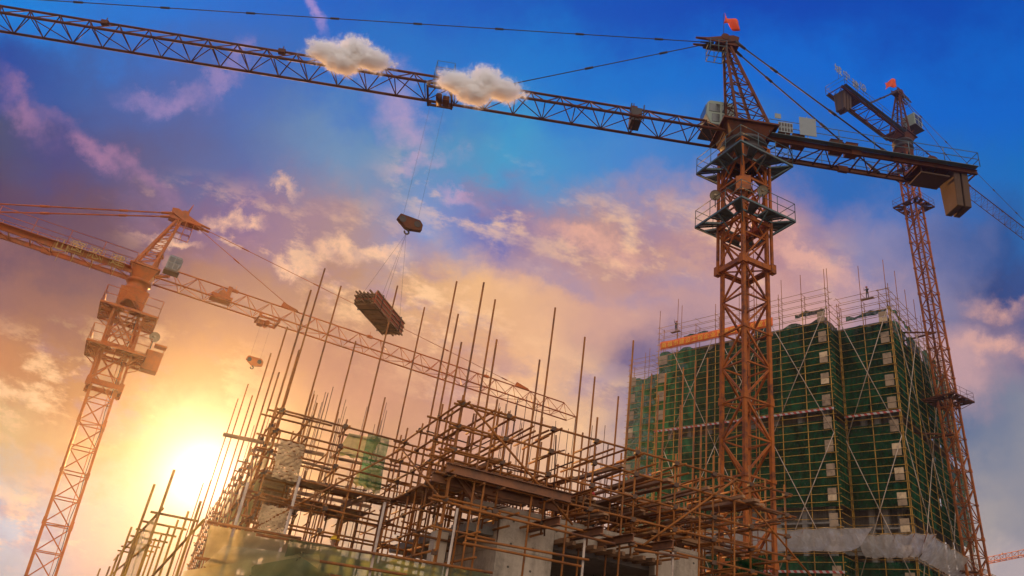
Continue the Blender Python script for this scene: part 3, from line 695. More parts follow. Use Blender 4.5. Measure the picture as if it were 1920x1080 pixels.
def floodlight(root, at, aim, r, m):
    a = Vector(aim).normalized(); q = MB()
    q.lathe(at, a, [(-r * 0.9, 0.0), (-r * 0.85, r * 0.28), (-r * 0.45, r * 0.4), (-r * 0.2, r * 0.75), (0, r), (0.02, r)], 16)
    q.tube(at - a * r * 0.7, at - a * r * 0.7 - Z * 0.9, 0.03, 6)
    o = q.build('floodlight', M['dark_steel'], root)
    g_ = MB(); g_.lathe(at, a, [(-r * 0.12, 0.0), (-r * 0.12, r * 0.3), (-0.01, r * 0.95)], 16); g_.lathe(at, a, [(-r * 0.1, r * 0.3), (0.0, r * 0.18), (0.02, 0)], 10)
    g_.build('reflector', M['lamp'], o)
    return o
def setup(K):                                       # read head height and apex offset from where the head stands
    J = AZ(K['jib_az']); SD = Vector((J.y, -J.x, 0)) * K.get('near', 1)
    p = PPL(*K['apex_px'], K['top'], SD); K['head'] = p.z - K['top'].z; K['apex_j'] = (p - K['top']).dot(J)
    return K
def along(K, px, py, extra=0.0):                    # distance along the jib of a picture point on the jib's plane
    J = AZ(K['jib_az']); SD = Vector((J.y, -J.x, 0)); p = PPL(px, py, K['top'] + SD * extra, SD)
    return (p - K['top']).dot(J), p

# ---- the tall red crane in the middle
mf = PD(1402, 1075, 38.6); mf.z = 0; mt = Vector((mf.x, mf.y, 33.0))
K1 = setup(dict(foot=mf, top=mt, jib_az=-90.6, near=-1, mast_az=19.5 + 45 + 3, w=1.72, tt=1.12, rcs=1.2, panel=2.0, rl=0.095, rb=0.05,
    mat=M['crane_red_shaded'], mast_mat=M['crane_red'], jib=56.0, apex_px=(1362, 84), head_n=8, cj=14.4, cw=1.7, ties=[14.9, 46.0],
    lug=5.4, pr=0.034, label='tall red lattice tower crane with blue grey platforms, nearest and standing before the green tower', cjt=0.6, wh=2.9, nw=2, jw=1.7, jh=1.3))
d1, _ = along(K1, 968, 142); K1['ties'][0] = d1
p2 = PPL(220, 1, mt, Vector((0, 1, 0))); apx = PPL(1330, 72, mt, Vector((0, 1, 0)))
t_ = (mt.z + 1.6 - apx.z) / (p2.z - apx.z); K1['ties'][1] = min(53.0, (apx + (p2 - apx) * t_ - mt).dot(AZ(-90.6)))
R1 = crane(K1); J, SD = K1['J'], K1['SD']
zf0, zf1 = zproj(mf.x, mf.y, 508), zproj(mf.x, mf.y, 285)
climbing_frame(R1, mf, mt, zf0 / 33.0, zf1 / 33.0, 2.1, K1['mast_az'], M['crane_red'])
for py in (421, 319):
    c = Vector((mf.x, mf.y, zproj(mf.x, mf.y, py)))
    ring_platform(R1, c, 2.0, 1.1, K1['mast_az'], M['steel_teal'], M['steel_teal'])
lowp = zproj(mf.x, mf.y, 421)
for (px, py) in ((1341, 366), (1430, 357)):
    p = PPL(px, py, Vector((mf.x, mf.y, lowp)) - AZ(19.5) * 1.2, AZ(19.5)); floodlight(R1, p, (-AZ(19.5) - Z * 0.9) , 0.32, M['dark_steel'])
bx = MB(); pb = PPL(1394, 344, Vector((mf.x, mf.y, lowp)) - AZ(19.5) * 1.7, AZ(19.5)); bx.box(pb, AZ(109) * 0.42, AZ(19.5) * 0.12, Z * 0.5); bx.build('control_box', M['crane_red'], R1, bevel=0.02)
cabc = PPL(1344, 226, mt + Vector((0, 1.5, 0)), Vector((0, 1, 0)))
cab(R1, cabc, J, SD, 1.9, 1.5, 2.0, M['cab_green'])
sb = MB(); sb.bar(cabc - Z * 1.15, mt + Z * 0.3, 0.2, 0.16); sb.build('cab_bracket', M['crane_red_shaded'], R1)
flag_part(R1, PPL(1357, 44, mt, SD), Vector((0.96, 0.28, 0)), 1.35, 0.95, M['flag'], M['cable'], limp=False)
# boards on the counter jib
for (x0, y0, x1, y1, nm, mm_) in ((1500, 224, 1529, 252, 'notice_board', 'board_white'), (1460, 232, 1486, 246, 'notice_board', 'board_white'), (1453, 214, 1464, 221, 'notice_board', 'board_white')):
    A_ = PPL(x0, y1, K1['c0'] + SD * (K1['cw'] / 2 + 0.37), SD); B_ = PPL(x1, y0, K1['c0'] + SD * (K1['cw'] / 2 + 0.37), SD)
    q = MB(); c = (A_ + B_) / 2; hw_, hh_ = abs(A_.x - B_.x) / 2, abs(A_.z - B_.z) / 2
    q.box(c, Vector((hw_, 0, 0)), SD * 0.015, Z * hh_)
    if hw_ > 0.3: q.box(c - SD * 0.05, Vector((0.02, 0, 0)), SD * 0.02, Z * (hh_ + 0.15))
    bd = q.build(nm, M[mm_], R1)
    if x0 == 1460:                                  # little grid of dark cells
        w_ = MB(); w_.box(c + SD * 0.012, Vector((hw_ * 0.93, 0, 0)), SD * 0.004, Z * hh_ * 0.03)
        for i in range(5): w_.box(c + SD * 0.013 + Vector((-hw_ + hw_ * 2 * (i + 0.5) / 5, 0, 0)), Vector((hw_ * 0.02, 0, 0)), SD * 0.004, Z * hh_ * 0.9)
        for i in range(5):
            for j in range(2): w_.box(c + SD * 0.02 + Vector((-hw_ + hw_ * 2 * (i + 0.5) / 5, 0, -hh_ + hh_ * 2 * (j + 0.5) / 2)), Vector((hw_ * 0.13, 0, 0)), SD * 0.008, Z * hh_ * 0.28)
        w_.build('printed_cells', M['dark_steel'], bd)
for px, py in ((1468, 263), (1495, 267), (1566, 277), (1595, 283)):
    p = PPL(px, py, K1['c0'] + SD * (K1['cw'] / 2 - 0.25), SD); q = MB(); q.box(p, Vector((0.36, 0, 0)), SD * 0.28, Z * 0.40); q.box(p + Z * 0.42, Vector((0.39, 0, 0)), SD * 0.31, Z * 0.02); q.build('switch_cabinet', M['crane_red_shaded'], R1, bevel=0.02)
sl_ = MB(); e = K1['c1']; sl_.box(e + J * 2.6 - Z * 0.5, J * 0.9, SD * 0.7, Z * 0.05); sl_.bar(e + J * 3.4 - Z * 0.5 + SD * .6, e + J * 3.4 + Z * 0.1 + SD * .6, 0.06, 0.06); sl_.build('weight_cradle', M['weight'], R1)
# jib fittings
_, pj = along(K1, 1192, 214); q = MB(); c = Vector((pj.x, K1['j0'].y, K1['j0'].z + 0.55)); q.box(c, J * 0.32, SD * 0.5, Z * 0.5); q.tube(c + SD * 0.55, c - SD * 0.55, 0.34, 12)
for s_ in (-1, 1): q.bar(c + SD * 0.6 - Z * 0.6 + J * s_ * 0.4, c + SD * 0.6 + Z * 0.7 + J * s_ * 0.4, 0.06, 0.06)
q.build('trolley_winch', M['dark_steel'], R1)
dh, ph = along(K1, 768, 418); TR = lerp(K1['j0'], K1['j1'], (dh - 0.6) / K1['jib']); TR = Vector((ph.x, lerp(K1['j0'], K1['j1'], dh / K1['jib']).y, K1['j0'].z - 0.1))
trolley(R1, TR, J, SD, K1['jw'], M['crane_red_shaded'], 1.0)
HB1, hk1 = hook_block(ph, TR - Z * 0.5, Vector((0.93, 0.37, 0)), 1.5, M['crane_red_shaded'], 'dark red hook block hanging high in the sky left of centre', 0)

# ---- the load on that hook: a bundle of formwork panels
lc = PPL(711, 588, ph + Vector((0, 0.3, 0)), Vector((0, 1, 0)))
la = PZ(684, 556, lc.z); lb = PZ(741, 622, lc.z); ax_ = (lb - la).normalized(); sx_ = Vector((ax_.y, -ax_.x, 0)); ll = (lb - la).length
LD = thing('formwork_bundle', lc, 'bundle of rusty formwork panels hanging tilted in the sky above the poles', 'load')
for i, (so_, zo, hh_, mm_) in enumerate(((0.0, -0.34, 0.06, 'timber'), (0.04, -0.20, 0.055, 'panel_rust'), (0.0, -0.06, 0.06, 'red_paint'), (-0.03, 0.08, 0.055, 'panel_rust'), (0.03, 0.22, 0.06, 'timber'))):
    q = MB(); c = lc + sx_ * so_ + Z * zo
    q.box(c, ax_ * ll * (0.44 + 0.02 * (i % 2)), sx_ * 0.52, Z * 0.02)
    for s_ in (-1, 1): q.box(c + sx_ * s_ * 0.5, ax_ * ll * 0.45, sx_ * 0.03, Z * hh_)
    for k in range(7): q.box(c + ax_ * ll * (-0.42 + 0.84 * k / 6), ax_ * 0.025, sx_ * 0.46, Z * hh_ * 0.9)
    q.build('formwork_panel', M[mm_], LD)
fs = MB()
q = MB(); q.box(lc + sx_ * 0.60, ax_ * ll * 0.45, sx_ * 0.03, Z * 0.36); q.build('face_panel', M['red_paint'], LD)
for zz in (-0.36, -0.12, 0.12, 0.36):
    q = MB(); q.box(lc + sx_ * 0.65 + Z * zz, ax_ * ll * 0.46, sx_ * 0.03, Z * 0.035); q.build('batten', M['panel_rust'], LD)
for i in range(5):
    for j in range(3):
        q = MB(); p = lc + sx_ * (-0.42 + 0.2 * i) + Z * (-0.27 + 0.24 * j) + Vector((0, 0, random.uniform(-.03, .03)))
        q.bar(p - ax_ * ll * (0.47 + random.uniform(0.02, 0.08)), p + ax_ * ll * (0.46 + random.uniform(0.0, 0.07)), 0.07, 0.07); q.build('timber_batten', M['timber'], LD)
for s_ in (-1, 1):
    q = MB(); c = lc + ax_ * ll * 0.30 * s_
    q.path([c + sx_ * 0.72 - Z * 0.42, c + sx_ * 0.72 + Z * 0.42, c - sx_ * 0.6 + Z * 0.42, c - sx_ * 0.6 - Z * 0.42, c + sx_ * 0.72 - Z * 0.42], 0.022, 6)
    for e_ in (-1, 1): q.tube(c + sx_ * 0.6 * e_ + Z * 0.42, hk1, 0.006, 5)
    q.build('wire_sling', M['cable'], LD)

# ---- the orange crane at the left
lf = PD(75, 1085, 55); lt = PD(262, 527, 55); lv = (lt - lf).normalized(); lf2 = lf - lv * (lf.z / lv.z)
K2 = setup(dict(foot=lf2, top=lt, jib_az=63.7, mast_az=63.7, w=1.5, panel=1.55, rl=0.075, rb=0.035, mat=M['crane_orange'], jib=37.0, apex_px=(338, 410),
    head_n=7, cj=13.5, cw=1.5, ties=[12.5, 27.0], lug=6.0, pr=0.022, label='orange lattice tower crane at the far left beside the low sun', cjt=0.97, wh=2.4, nw=2,
    jw=1.5, jh=1.25, rcs=0.85, tt=0.75, rail_mat=M['crane_orange'], cage_j=0.5))
K2['ties'][0] = along(K2, 537, 590)[0]; K2['ties'][1] = min(33, along(K2, 985, 735)[0])
R2 = crane(K2); J, SD = K2['J'], K2['SD']
up = (lt - lf2)
tz = lambda px, py: ((PPL(px, py, lt, SD) - lf2).dot(up) / up.length_squared)
climbing_frame(R2, lf2, lt, tz(200, 728), tz(250, 590), 1.95, 63.7, M['crane_orange'])
for px, py in ((225, 668), (248, 598)):
    c = lerp(lf2, lt, tz(px, py)); ring_platform(R2, c, 1.8, 1.0, 63.7, M['crane_orange'], M['crane_orange'], 0.14)
c = lerp(lf2, lt, tz(232, 658)) + J * 2.3
q = MB(); q.box(c - Z * 0.2, J * 0.55, SD * 0.5, Z * 0.7); q.box(c + J * .2 + Z * 1.0, J * 0.4, SD * 0.4, Z * 0.06); q.bar(c + J * .5 + Z * .5, c + J * .5 + Z * 1.0, .05, .05); q.build('control_box', M['crane_orange'], R2, bevel=0.03)
floodlight(R2, PPL(290, 632, lt + SD * 1.0, SD), -AZ(-27) - Z * 0.4, 0.34, M['dark_steel'])
cabp = PPL(326, 497, lt + SD * 1.3, SD); cab(R2, cabp, J, SD, 0.95, 0.8, 1.1, M['board_white'])
q = MB(); q.bar(cabp - Z * 0.95, lt + Z * 0.6 + J * 0.6, 0.14, 0.14); q.build('cab_bracket', M['crane_orange'], R2)
q = MB(); p = PPL(291, 503, lt, SD); q.tube(p - Z * 0.7, p + Z * 0.9, 0.22, 8, 0.16); q.tube(p + Z * 0.9, p + Z * 1.2, 0.3, 8, 0.2); q.build('slewing_motor', M['crane_orange'], R2)
fl_ = MB(); p = K2['apex'] + J * 0.25; fl_.tube(p, p + Z * 1.5 + J * 0.25, 0.16, 4, 0.015); fl_.build('lightning_rod', M['crane_orange'], R2)
for px, py, ch in ((113, 459, '山'), (142, 461, '窗'), (177, 475, '恐'), (200, 484, '一'), (218, 487, '建')):
    p = PPL(px, py + 9, K2['c0'] + SD * (K2['cw'] / 2 + 0.35), SD); o = glyph(ch, 0.9, 0.03, J, Z, p, 'letter', M['letter_yellow'], R2)
    if ch != '一':
        q = MB(); b_ = p - Z * 0.16 + SD * -0.04; q.path([b_ - J * .46, b_ + J * .46, b_ + J * .46 + Z * 0.98, b_ - J * .46 + Z * 0.98, b_ - J * .46], 0.014, 4); q.build('letter_frame', M['letter_yellow'], o)
        q = MB(); q.tube(b_ - Z * 0.7, b_, 0.018, 4); q.build('letter_post', M['letter_yellow'], o)
dh, ph2 = along(K2, 477, 677); TR = Vector((ph2.x, ph2.y, K2['j0'].z - 0.08)); trolley(R2, TR, J, SD, K2['jw'], M['crane_orange'], 1.0, cage=False)
hook_block(ph2, TR - Z * 0.5, Vector((0.93, 0.37, 0)), 1.25, M['crane_orange'], 'small orange hook block hanging beside a scaffold pole near the sun', 0)
_, pj = along(K2, 411, 568); q = MB(); q.box(Vector((pj.x, pj.y, K2['j0'].z + 0.3)), J * 0.75, SD * 0.6, Z * 0.12); q.tube(Vector((pj.x, pj.y, K2['j0'].z + 0.6)) - SD * .4, Vector((pj.x, pj.y, K2['j0'].z + 0.6)) + SD * .4, 0.3, 10); q.box(Vector((pj.x, pj.y, K2['j0'].z + 0.9)) + J * 0.4, J * 0.16, SD * 0.2, Z * 0.5); q.build('trolley_winch', M['crane_orange'], R2)

# ---- the crane behind the tower at the right
rf = PD(1836, 1085, 105); rt = PD(1692, 268, 101); rv = (rt - rf).normalized(); rf2 = rf - rv * (rf.z / rv.z)
K3 = setup(dict(foot=rf2, top=rt, jib_az=60.0, mast_az=63.0, w=1.62, panel=2.0, rl=0.11, rb=0.05, mat=M['crane_red_shaded'], mast_mat=M['crane_red'], jib=62.0, apex_px=(1684, 177), k=1.3,
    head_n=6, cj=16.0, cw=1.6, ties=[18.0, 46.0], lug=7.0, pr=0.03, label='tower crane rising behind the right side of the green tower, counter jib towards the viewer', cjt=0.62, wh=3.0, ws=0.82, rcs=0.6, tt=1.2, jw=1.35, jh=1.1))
R3 = crane(K3); J, SD = K3['J'], K3['SD']
up3 = rt - rf2
tz3 = lambda py: (lambda lo, hi: next(iter([0])))(0, 0)
def frac3(py):
    lo, hi = 0.0, 1.0
    for _ in range(40):
        mid = (lo + hi) / 2; v = lerp(rf2, rt, mid) - EYE
        if 540 - FPX * v.dot(CU) / v.dot(CF) > py: lo = mid
        else: hi = mid
    return lo
ring_platform(R3, lerp(rf2, rt, frac3(752)), 2.1, 1.0, 63.0, M['crane_red_shaded'], M['crane_red_shaded'], 0.2)
for f_ in (0.93, 0.86):
    ring_platform(R3, lerp(rf2, rt, f_), 1.9, 1.0, 63.0, M['crane_red_shaded'], M['crane_red_shaded'], 0.16)
cb3 = PPL(1711, 232, rt + SD * 0.5, SD); cab(R3, cb3, J, SD, 2.2, 1.9, 2.4, M['cab_green'])
q = MB(); q.bar(cb3 - Z * 1.35, rt + Z * 1.0, 0.3, 0.22); q.build('cab_bracket', M['crane_red_shaded'], R3)
flag_part(R3, PPL(1681, 162, rt, SD), Vector((-0.93, 0.36, 0)), 1.75, 1.6, M['flag'], M['cable'], limp=False)
for px, py, ch in ((1572, 132, '城'), (1588, 144, '宁'), (1605, 160, '建'), (1619, 166, '设')):
    p = PPL(px, py + 5, K3['c0'] + SD * (K3['cw'] / 2 + 0.4), SD); o = glyph(ch, 1.75, 0.05, J, Z, p, 'letter', M['letter'], R3)
    q = MB(); q.tube(p - Z * 1.0 - SD * .05, p + Z * 1.4 - SD * .05, 0.025, 4); q.build('letter_post', M['dark_steel'], o)
for f_ in (0.25, 0.45, 0.62):                        # ties from the mast to the building
    p = lerp(rf2, rt, f_); q = MB()
    q.bar(p, p - AZ(130) * 4.5 + AZ(40) * 1.5, 0.18, 0.18); q.bar(p, p - AZ(130) * 4.5 - AZ(40) * 1.5, 0.18, 0.18)
    q.build('wall_tie', M['crane_red_shaded'], R3)

# ---- a far crane whose jib end shows at the lower right
ft = PZ(2080, 1010, 40.0); fj = (PZ(1849, 1056, 40.0) - ft)
az4 = math.degrees(atan2(fj.x, fj.y))
R4 = thing('tower_crane', Vector((ft.x, ft.y, 0)), 'distant orange crane, only its jib end showing at the lower right corner', 'tower crane', 'tower cranes')
J4 = AZ(az4); S4 = Vector((J4.y, -J4.x, 0))
tri_lattice(R4, ft, ft + J4 * fj.length, S4, 1.2, 1.2, 1.9, M['crane_orange'], 0.08, 0.04)
lattice_mast(R4, Vector((ft.x, ft.y, 0)), ft, 2.0, az4, 2.5, M['crane_orange'])

# ---- the two small white clouds
def cloud(c, rx, rz, label, seed):
    rnd = random.Random(seed)
    m = bpy.data.materials.new('cloud_vapour'); m.use_nodes = True; nt = m.node_tree; nt.nodes.clear(); q = G(nt)
    tc = q.node('ShaderNodeTexCoord').outputs['Object']
    n = q.noise(tc, 1.9, 10, 0.72); n.inputs['Distortion'].default_value = 0.25
    sp = q.node('ShaderNodeSeparateXYZ'); q.put(sp.inputs[0], tc)
    def lobe(ox, oz, ax, az_):
        a = q.m('DIVIDE', q.m('SUBTRACT', sp.outputs[0], ox), ax); b = q.m('DIVIDE', q.m('SUBTRACT', sp.outputs[2], oz), az_); d = q.m('DIVIDE', sp.outputs[1], rz * 0.55)
        return q.m('SUBTRACT', 1.0, q.m('SQRT', q.m('ADD', q.m('MULTIPLY', a, a), q.m('ADD', q.m('MULTIPLY', b, b), q.m('MULTIPLY', d, d)))))
    L_ = [lobe(-0.05 * rx, -0.12 * rz, rx * 0.86, rz * 0.55), lobe(0.08 * rx, 0.30 * rz, rx * 0.42, rz * 0.58), lobe(-0.50 * rx, -0.05 * rz, rx * 0.44, rz * 0.52), lobe(0.52 * rx, -0.08 * rz, rx * 0.42, rz * 0.45), lobe(-0.1 * rx, -0.55 * rz, rx * 0.42, rz * 0.36)]
    mx = L_[0]
    for l in L_[1:]: mx = q.m('MAXIMUM', mx, l)
    ff = q.m('ADD', mx, q.m('MULTIPLY', q.m('SUBTRACT', n.outputs['Fac'], 0.5), 2.6)); den = q.m('ADD', q.rng(ff, -0.12, 0.3, 0.0, 0.9), q.rng(ff, 0.2, 0.42, 0.0, 7.0))
    v = q.node('ShaderNodeVolumeScatter'); v.inputs['Color'].default_value = (0.93, 0.98, 1.0, 1); v.inputs['Anisotropy'].default_value = 0.1
    q.put(v.inputs['Density'], den)
    o_ = q.node('ShaderNodeOutputMaterial'); nt.links.new(v.outputs[0], o_.inputs['Volume'])
    b = MB(); b.lathe(c - Vector((0, 0, 0)), Z, [(rz * 1.15 * sin(radians(a)), rx * 1.15 * cos(radians(a))) for a in range(-90, 91, 15)], 24)
    for i, p in enumerate(b.v): b.v[i] = Vector((p.x, c.y + (p.y - c.y) * rz / rx, p.z))
    o = b.build('cloud', m, origin=c)
    tag(o, label, 'cloud', 'small white clouds')
    return o
pl = mt - Vector((0, 2.6, 0))
cloud(PPL(656, 103, pl, Vector((0, 1, 0))), 2.9, 1.55, 'small puffy white cloud across the long jib, the left one of the two', 3)
cloud(PPL(901, 160, pl, Vector((0, 1, 0))), 2.9, 1.55, 'small puffy white cloud across the long jib, nearest the tie bar end', 8)

# ------------------------------------------------------------------ people
def person(at, face_az, pose, label, name='person', helmet='helmet', top='cloth_dark', trousers='cloth_dark', s=1.0):
    root = thing('person', at, label, 'person', 'workers on the site')
    f = AZ(face_az); r = AZ(face_az + 90)
    def P(x, y, z): return (r * x + f * y + Z * z) * s
    hipz = 0.93
    J = {'pelvis': P(0, 0, hipz), 'waist': P(0, 0.02, 1.10), 'chest': P(0, 0.02, 1.32), 'neck': P(0, 0.03, 1.47), 'headb': P(0, 0.05, 1.56), 'headm': P(0, 0.06, 1.65), 'headt': P(0, 0.05, 1.74)}
    arms = pose.get('arms', {1: ((0.22, 0.0, 1.40), (0.27, 0.02, 1.13), (0.26, 0.14, 0.90)), -1: ((-0.22, 0.0, 1.40), (-0.27, 0.02, 1.13), (-0.26, 0.14, 0.90))})
    legs = pose.get('legs', {1: ((0.10, 0, 0.90), (0.12, 0.04, 0.50), (0.13, 0, 0.09), (0.14, 0.15, 0.04)), -1: ((-0.10, 0, 0.90), (-0.12, 0.02, 0.50), (-0.13, -0.03, 0.09), (-0.14, 0.12, 0.04))})
    v, e, rad = [], [], []
    def add(p, q, parent=None):
        v.append(p); rad.append(q)
        if parent is not None: e.append((parent, len(v) - 1))
        return len(v) - 1
    pe = add(J['pelvis'], 0.135); wa = add(J['waist'], 0.125, pe); ch = add(J['chest'], 0.155, wa); ne = add(J['neck'], 0.062, ch)
    hb = add(J['headb'], 0.085, ne); hm = add(J['headm'], 0.10, hb); ht = add(J['headt'], 0.07, hm)
    hands = {}
    for s_ in (1, -1):
        a, b, c = [Vector(P(*q)) for q in arms[s_]]
        i = add(a, 0.07, ch); i = add(lerp(a, b, 0.5), 0.055, i); i = add(b, 0.045, i); i = add(lerp(b, c, 0.6), 0.038, i); i = add(c, 0.03, i)
        d = (c - b).normalized(); sd = d.orthogonal().normalized(); sd2 = d.cross(sd)
        k = add(c + d * 0.07, 0.032, i)
        for q in range(4): add(c + d * (0.16 - 0.012 * abs(q - 1.4)) + sd * (q - 1.5) * 0.021 + sd2 * 0.02, 0.009, k)
        add(c + d * 0.07 + sd * 0.06 + sd2 * 0.02, 0.011, i)
        a, b, c, t = [Vector(P(*q)) for q in legs[s_]]
        i = add(a, 0.095, pe); i = add(lerp(a, b, 0.5), 0.082, i); i = add(b, 0.062, i); i = add(lerp(b, c, 0.4), 0.06, i); i = add(c, 0.045, i); add(t, 0.042, i)
    me = bpy.data.meshes.new('person_body'); me.from_pydata([tuple(p) for p in v], e, []); me.update()
    ob = bpy.data.objects.new('body', me); COL.objects.link(ob)
    sk = ob.modifiers.new('skin', 'SKIN')
    for q, rr in zip(me.skin_vertices[0].data, rad): q.radius = (rr * s, rr * s)
    me.skin_vertices[0].data[0].use_root = True
    ss = ob.modifiers.new('sub', 'SUBSURF'); ss.levels = 1; ss.render_levels = 1
    dg = bpy.context.evaluated_depsgraph_get(); m2 = bpy.data.meshes.new_from_object(ob.evaluated_get(dg))
    ob.modifiers.clear(); ob.data = m2
    m2.materials.clear()
    for q in ('skin', top, trousers, 'dark_steel'): m2.materials.append(M[q])
    for p in m2.polygons:
        c = p.center; z = c.z / s; hand = min((c - Vector(P(*arms[k][2]))).length for k in (1, -1))
        p.material_index = 0 if (z > 1.47 and (c - Vector(J['headm'])).length < 0.25 * s) or hand < 0.13 * s else (1 if z > 1.0 else (3 if z < 0.12 else 2)); p.use_smooth = True
    ob.parent = root
    hm_ = MB(); c = at + Vector(J['headm']) + Z * 0.05 * s
    hm_.lathe(c, Z, [(0.0, 0.155 * s), (0.012 * s, 0.155 * s), (0.02 * s, 0.13 * s), (0.07 * s, 0.12 * s), (0.11 * s, 0.085 * s), (0.13 * s, 0.03 * s), (0.132 * s, 0)], 18)
    hm_.box(c + f * 0.16 * s + Z * 0.008 * s, r * 0.085 * s, f * 0.035 * s, Z * 0.006 * s)
    hm_.build('hard_hat', M[helmet], root)
    fc = MB(); hc = at + Vector(J['headm'])
    fc.tube(hc + f * 0.098 * s - Z * 0.0 * s, hc + f * 0.125 * s - Z * 0.035 * s, 0.012 * s, 6, 0.018 * s); fc.build('nose', M['skin'], root)
    for s_ in (1, -1):
        q = MB(); q.lathe(hc + f * 0.09 * s + r * s_ * 0.035 * s + Z * 0.01 * s, f, [(0, 0.012 * s), (0.008 * s, 0.008 * s), (0.011 * s, 0)], 8); q.build('eye', M['dark_steel'], root)
        q = MB(); q.lathe(hc + r * s_ * 0.095 * s - Z * 0.01 * s, r * s_, [(0, 0.03 * s), (0.015 * s, 0.026 * s), (0.02 * s, 0)], 8); q.build('ear', M['skin'], root)
    q = MB(); q.box(hc + f * 0.088 * s - Z * 0.055 * s, r * 0.025 * s, f * 0.008 * s, Z * 0.005 * s); q.build('mouth', M['flag'], root)
    return root

# ------------------------------------------------------------------ the green netted tower
TA, TB = AZ(-42), AZ(48)                               # along the front (towards its far left end), and into the depth
TC = PD(1665, 570, 95); TZ = TC.z; TC.z = 0
Q0 = TC.copy(); Q1 = TC + TA * 6.4 - TB * 3.5          # corner of the set-back part and of the forward part
LEN1 = 25.8; Q2 = Q1 + TA * LEN1; LENR = 23.0
WB = 5.0; Q3 = Q2 + TB * WB                            # left wing lies further back
LENW = 9.0; Q4 = Q3 + TA * LENW
STH = 2.88
FACES = {'main': (Q1, TA, LEN1, -TB), 'set_back': (Q0, TA, 6.4, -TB), 'return': (Q1, TB, 3.5, -TA), 'side': (Q0, TB, LENR, -TA), 'wing': (Q3, TA, LENW, -TB)}
WZ = TZ - 1.7                                          # the wing's top
zgap1 = PPL(1500, 775, Q1, TB).z                       # the open storey with the striped boards
zgap1b = zgap1 - 1.35
znet0 = PPL(1500, 948, Q1, TB).z                       # lower end of the upper netting
zcatch = PPL(1500, 1005, Q1, TB).z
bt = thing('high_rise_building', (Q1 + TB * 10), 'concrete tower block under construction inside the green netting', 'building')
core0 = 1.3
def plan_slab(inset, z0, z1, name, m, parent):
    q = MB(); i = inset
    P_ = [Q0 + TB * i - (-TA) * i, Q0 + TB * i + TA * (6.4 + i), Q1 + TB * i + TA * i, Q2 + TB * i - TA * i, Q2 + TB * (WB + i) - TA * i, Q3 + TB * i + TA * (LENW - i), Q3 + TB * (i + 14) + TA * (LENW - i), Q0 + TB * (LENR - i) + TA * 30, Q0 + TB * (LENR - i) + TA * i]
    if z1 > WZ - 1.0: P_ = P_[:4] + [Q2 + TB * (WB + 14 + i) - TA * i] + P_[7:]
    q.prism([p + Z * z0 for p in P_][::-1], Z * (z1 - z0)); return q.build(name, m, parent)
nst = int((TZ - 1) / STH)
ztop = TZ - 1.6
for i in range(nst + 1):
    zz = ztop - i * STH
    if zz < 1 or (i < 2): 
        if zz < 1: continue
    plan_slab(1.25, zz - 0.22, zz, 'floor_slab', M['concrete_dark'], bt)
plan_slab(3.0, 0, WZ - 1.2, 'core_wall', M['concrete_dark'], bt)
for (q0, d, n, ln) in ((Q1, TA, 8, LEN1), (Q0, TA, 3, 6.4), (Q0, TB, 7, LENR)):
    nrm = TB if d is TA else TA
    for k in range(n):
        p = q0 + d * (1.6 + (ln - 3.2) * k / (n - 1)) + nrm * 1.6
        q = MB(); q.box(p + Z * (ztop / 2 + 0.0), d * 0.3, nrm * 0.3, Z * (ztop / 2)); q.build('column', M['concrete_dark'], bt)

ts = thing('netted_scaffold', Q0, 'tall yellow tube scaffold wrapped in dark green safety netting around the tower block', 'scaffolding')
def face_pt(F, u, z, off=0.0): q, d, ln, n = FACES[F]; return q + d * u + n * off + Z * z
poles_big, ledg_big, ledg_rest = [], [], MB()
spacing = 3.1
def face_top(F): return WZ if F == 'wing' else TZ
rndt = random.Random(11)
# uprights
npole = 0; prest = MB()
for F in ('main', 'set_back', 'side', 'wing', 'return'):
    q, d, ln, n = FACES[F]; k = max(1, int(round(ln / spacing)))
    for i in range(k + 1):
        u = ln * i / k
        if F == 'return' and i == 0: continue
        ext = rndt.choice((1.5, 3.0, 4.0, 5.2, 6.5)) if F != 'return' else 1.5
        p0, p1 = face_pt(F, u, 0, 0.12), face_pt(F, u, face_top(F) + ext, 0.12)
        MB().tube(p0, p0 + Z * (face_top(F) - 0.3), 0.055, 6).build('upright_pole', M['tube_yellow'], ts); MB().tube(p0 + Z * (face_top(F) - 0.4) + n * 0.08, p1 + n * 0.08, 0.042, 6).build('top_pole', M['tube'], ts); npole += 1
        # inner row seen above the netting
        if F != 'return':
            MB().tube(face_pt(F, min(ln, u + 0.15), face_top(F) - 4, -1.1), face_pt(F, min(ln, u + 0.15), face_top(F) + rndt.choice((1.5, 2.5, 4.4, 6.0)), -1.1), 0.042, 5).build('top_pole', M['tube'], ts); npole += 1
# ledgers
step = 0.96
cnt = 0
for F in ('set_back', 'main', 'side', 'wing', 'return'):
    q, d, ln, n = FACES[F]; zt = face_top(F) + (2.2 if F != 'return' else 0)
    i = 0
    while zt - i * step > 12:
        z = zt - i * step + rndt.uniform(-0.04, 0.04); e0 = -0.35 if F != 'return' else 0; e1 = 0.35 if F != 'return' else 0
        a, b = face_pt(F, e0, z, 0.2), face_pt(F, ln + e1, z + rndt.uniform(-0.05, 0.05), 0.2)
        r = 0.038 if z < face_top(F) else 0.032
        if cnt < 100 and (F in ('main', 'set_back')): MB().tube(a, b, r, 6).build('ledger_pole', M['tube_yellow'], ts); cnt += 1
        else: ledg_rest.tube(a, b, r, 5)
        if F != 'return' and z > face_top(F) - 1:
            ledg_rest.tube(face_pt(F, e0, z, -1.1), face_pt(F, ln + e1, z, -1.1), 0.028, 5)
            k = int(ln / spacing)
            for j in range(k + 1): ledg_rest.tube(face_pt(F, ln * j / k, z + .06, 0.45), face_pt(F, ln * j / k, z + .06, -1.3), 0.028, 5)
        i += 1
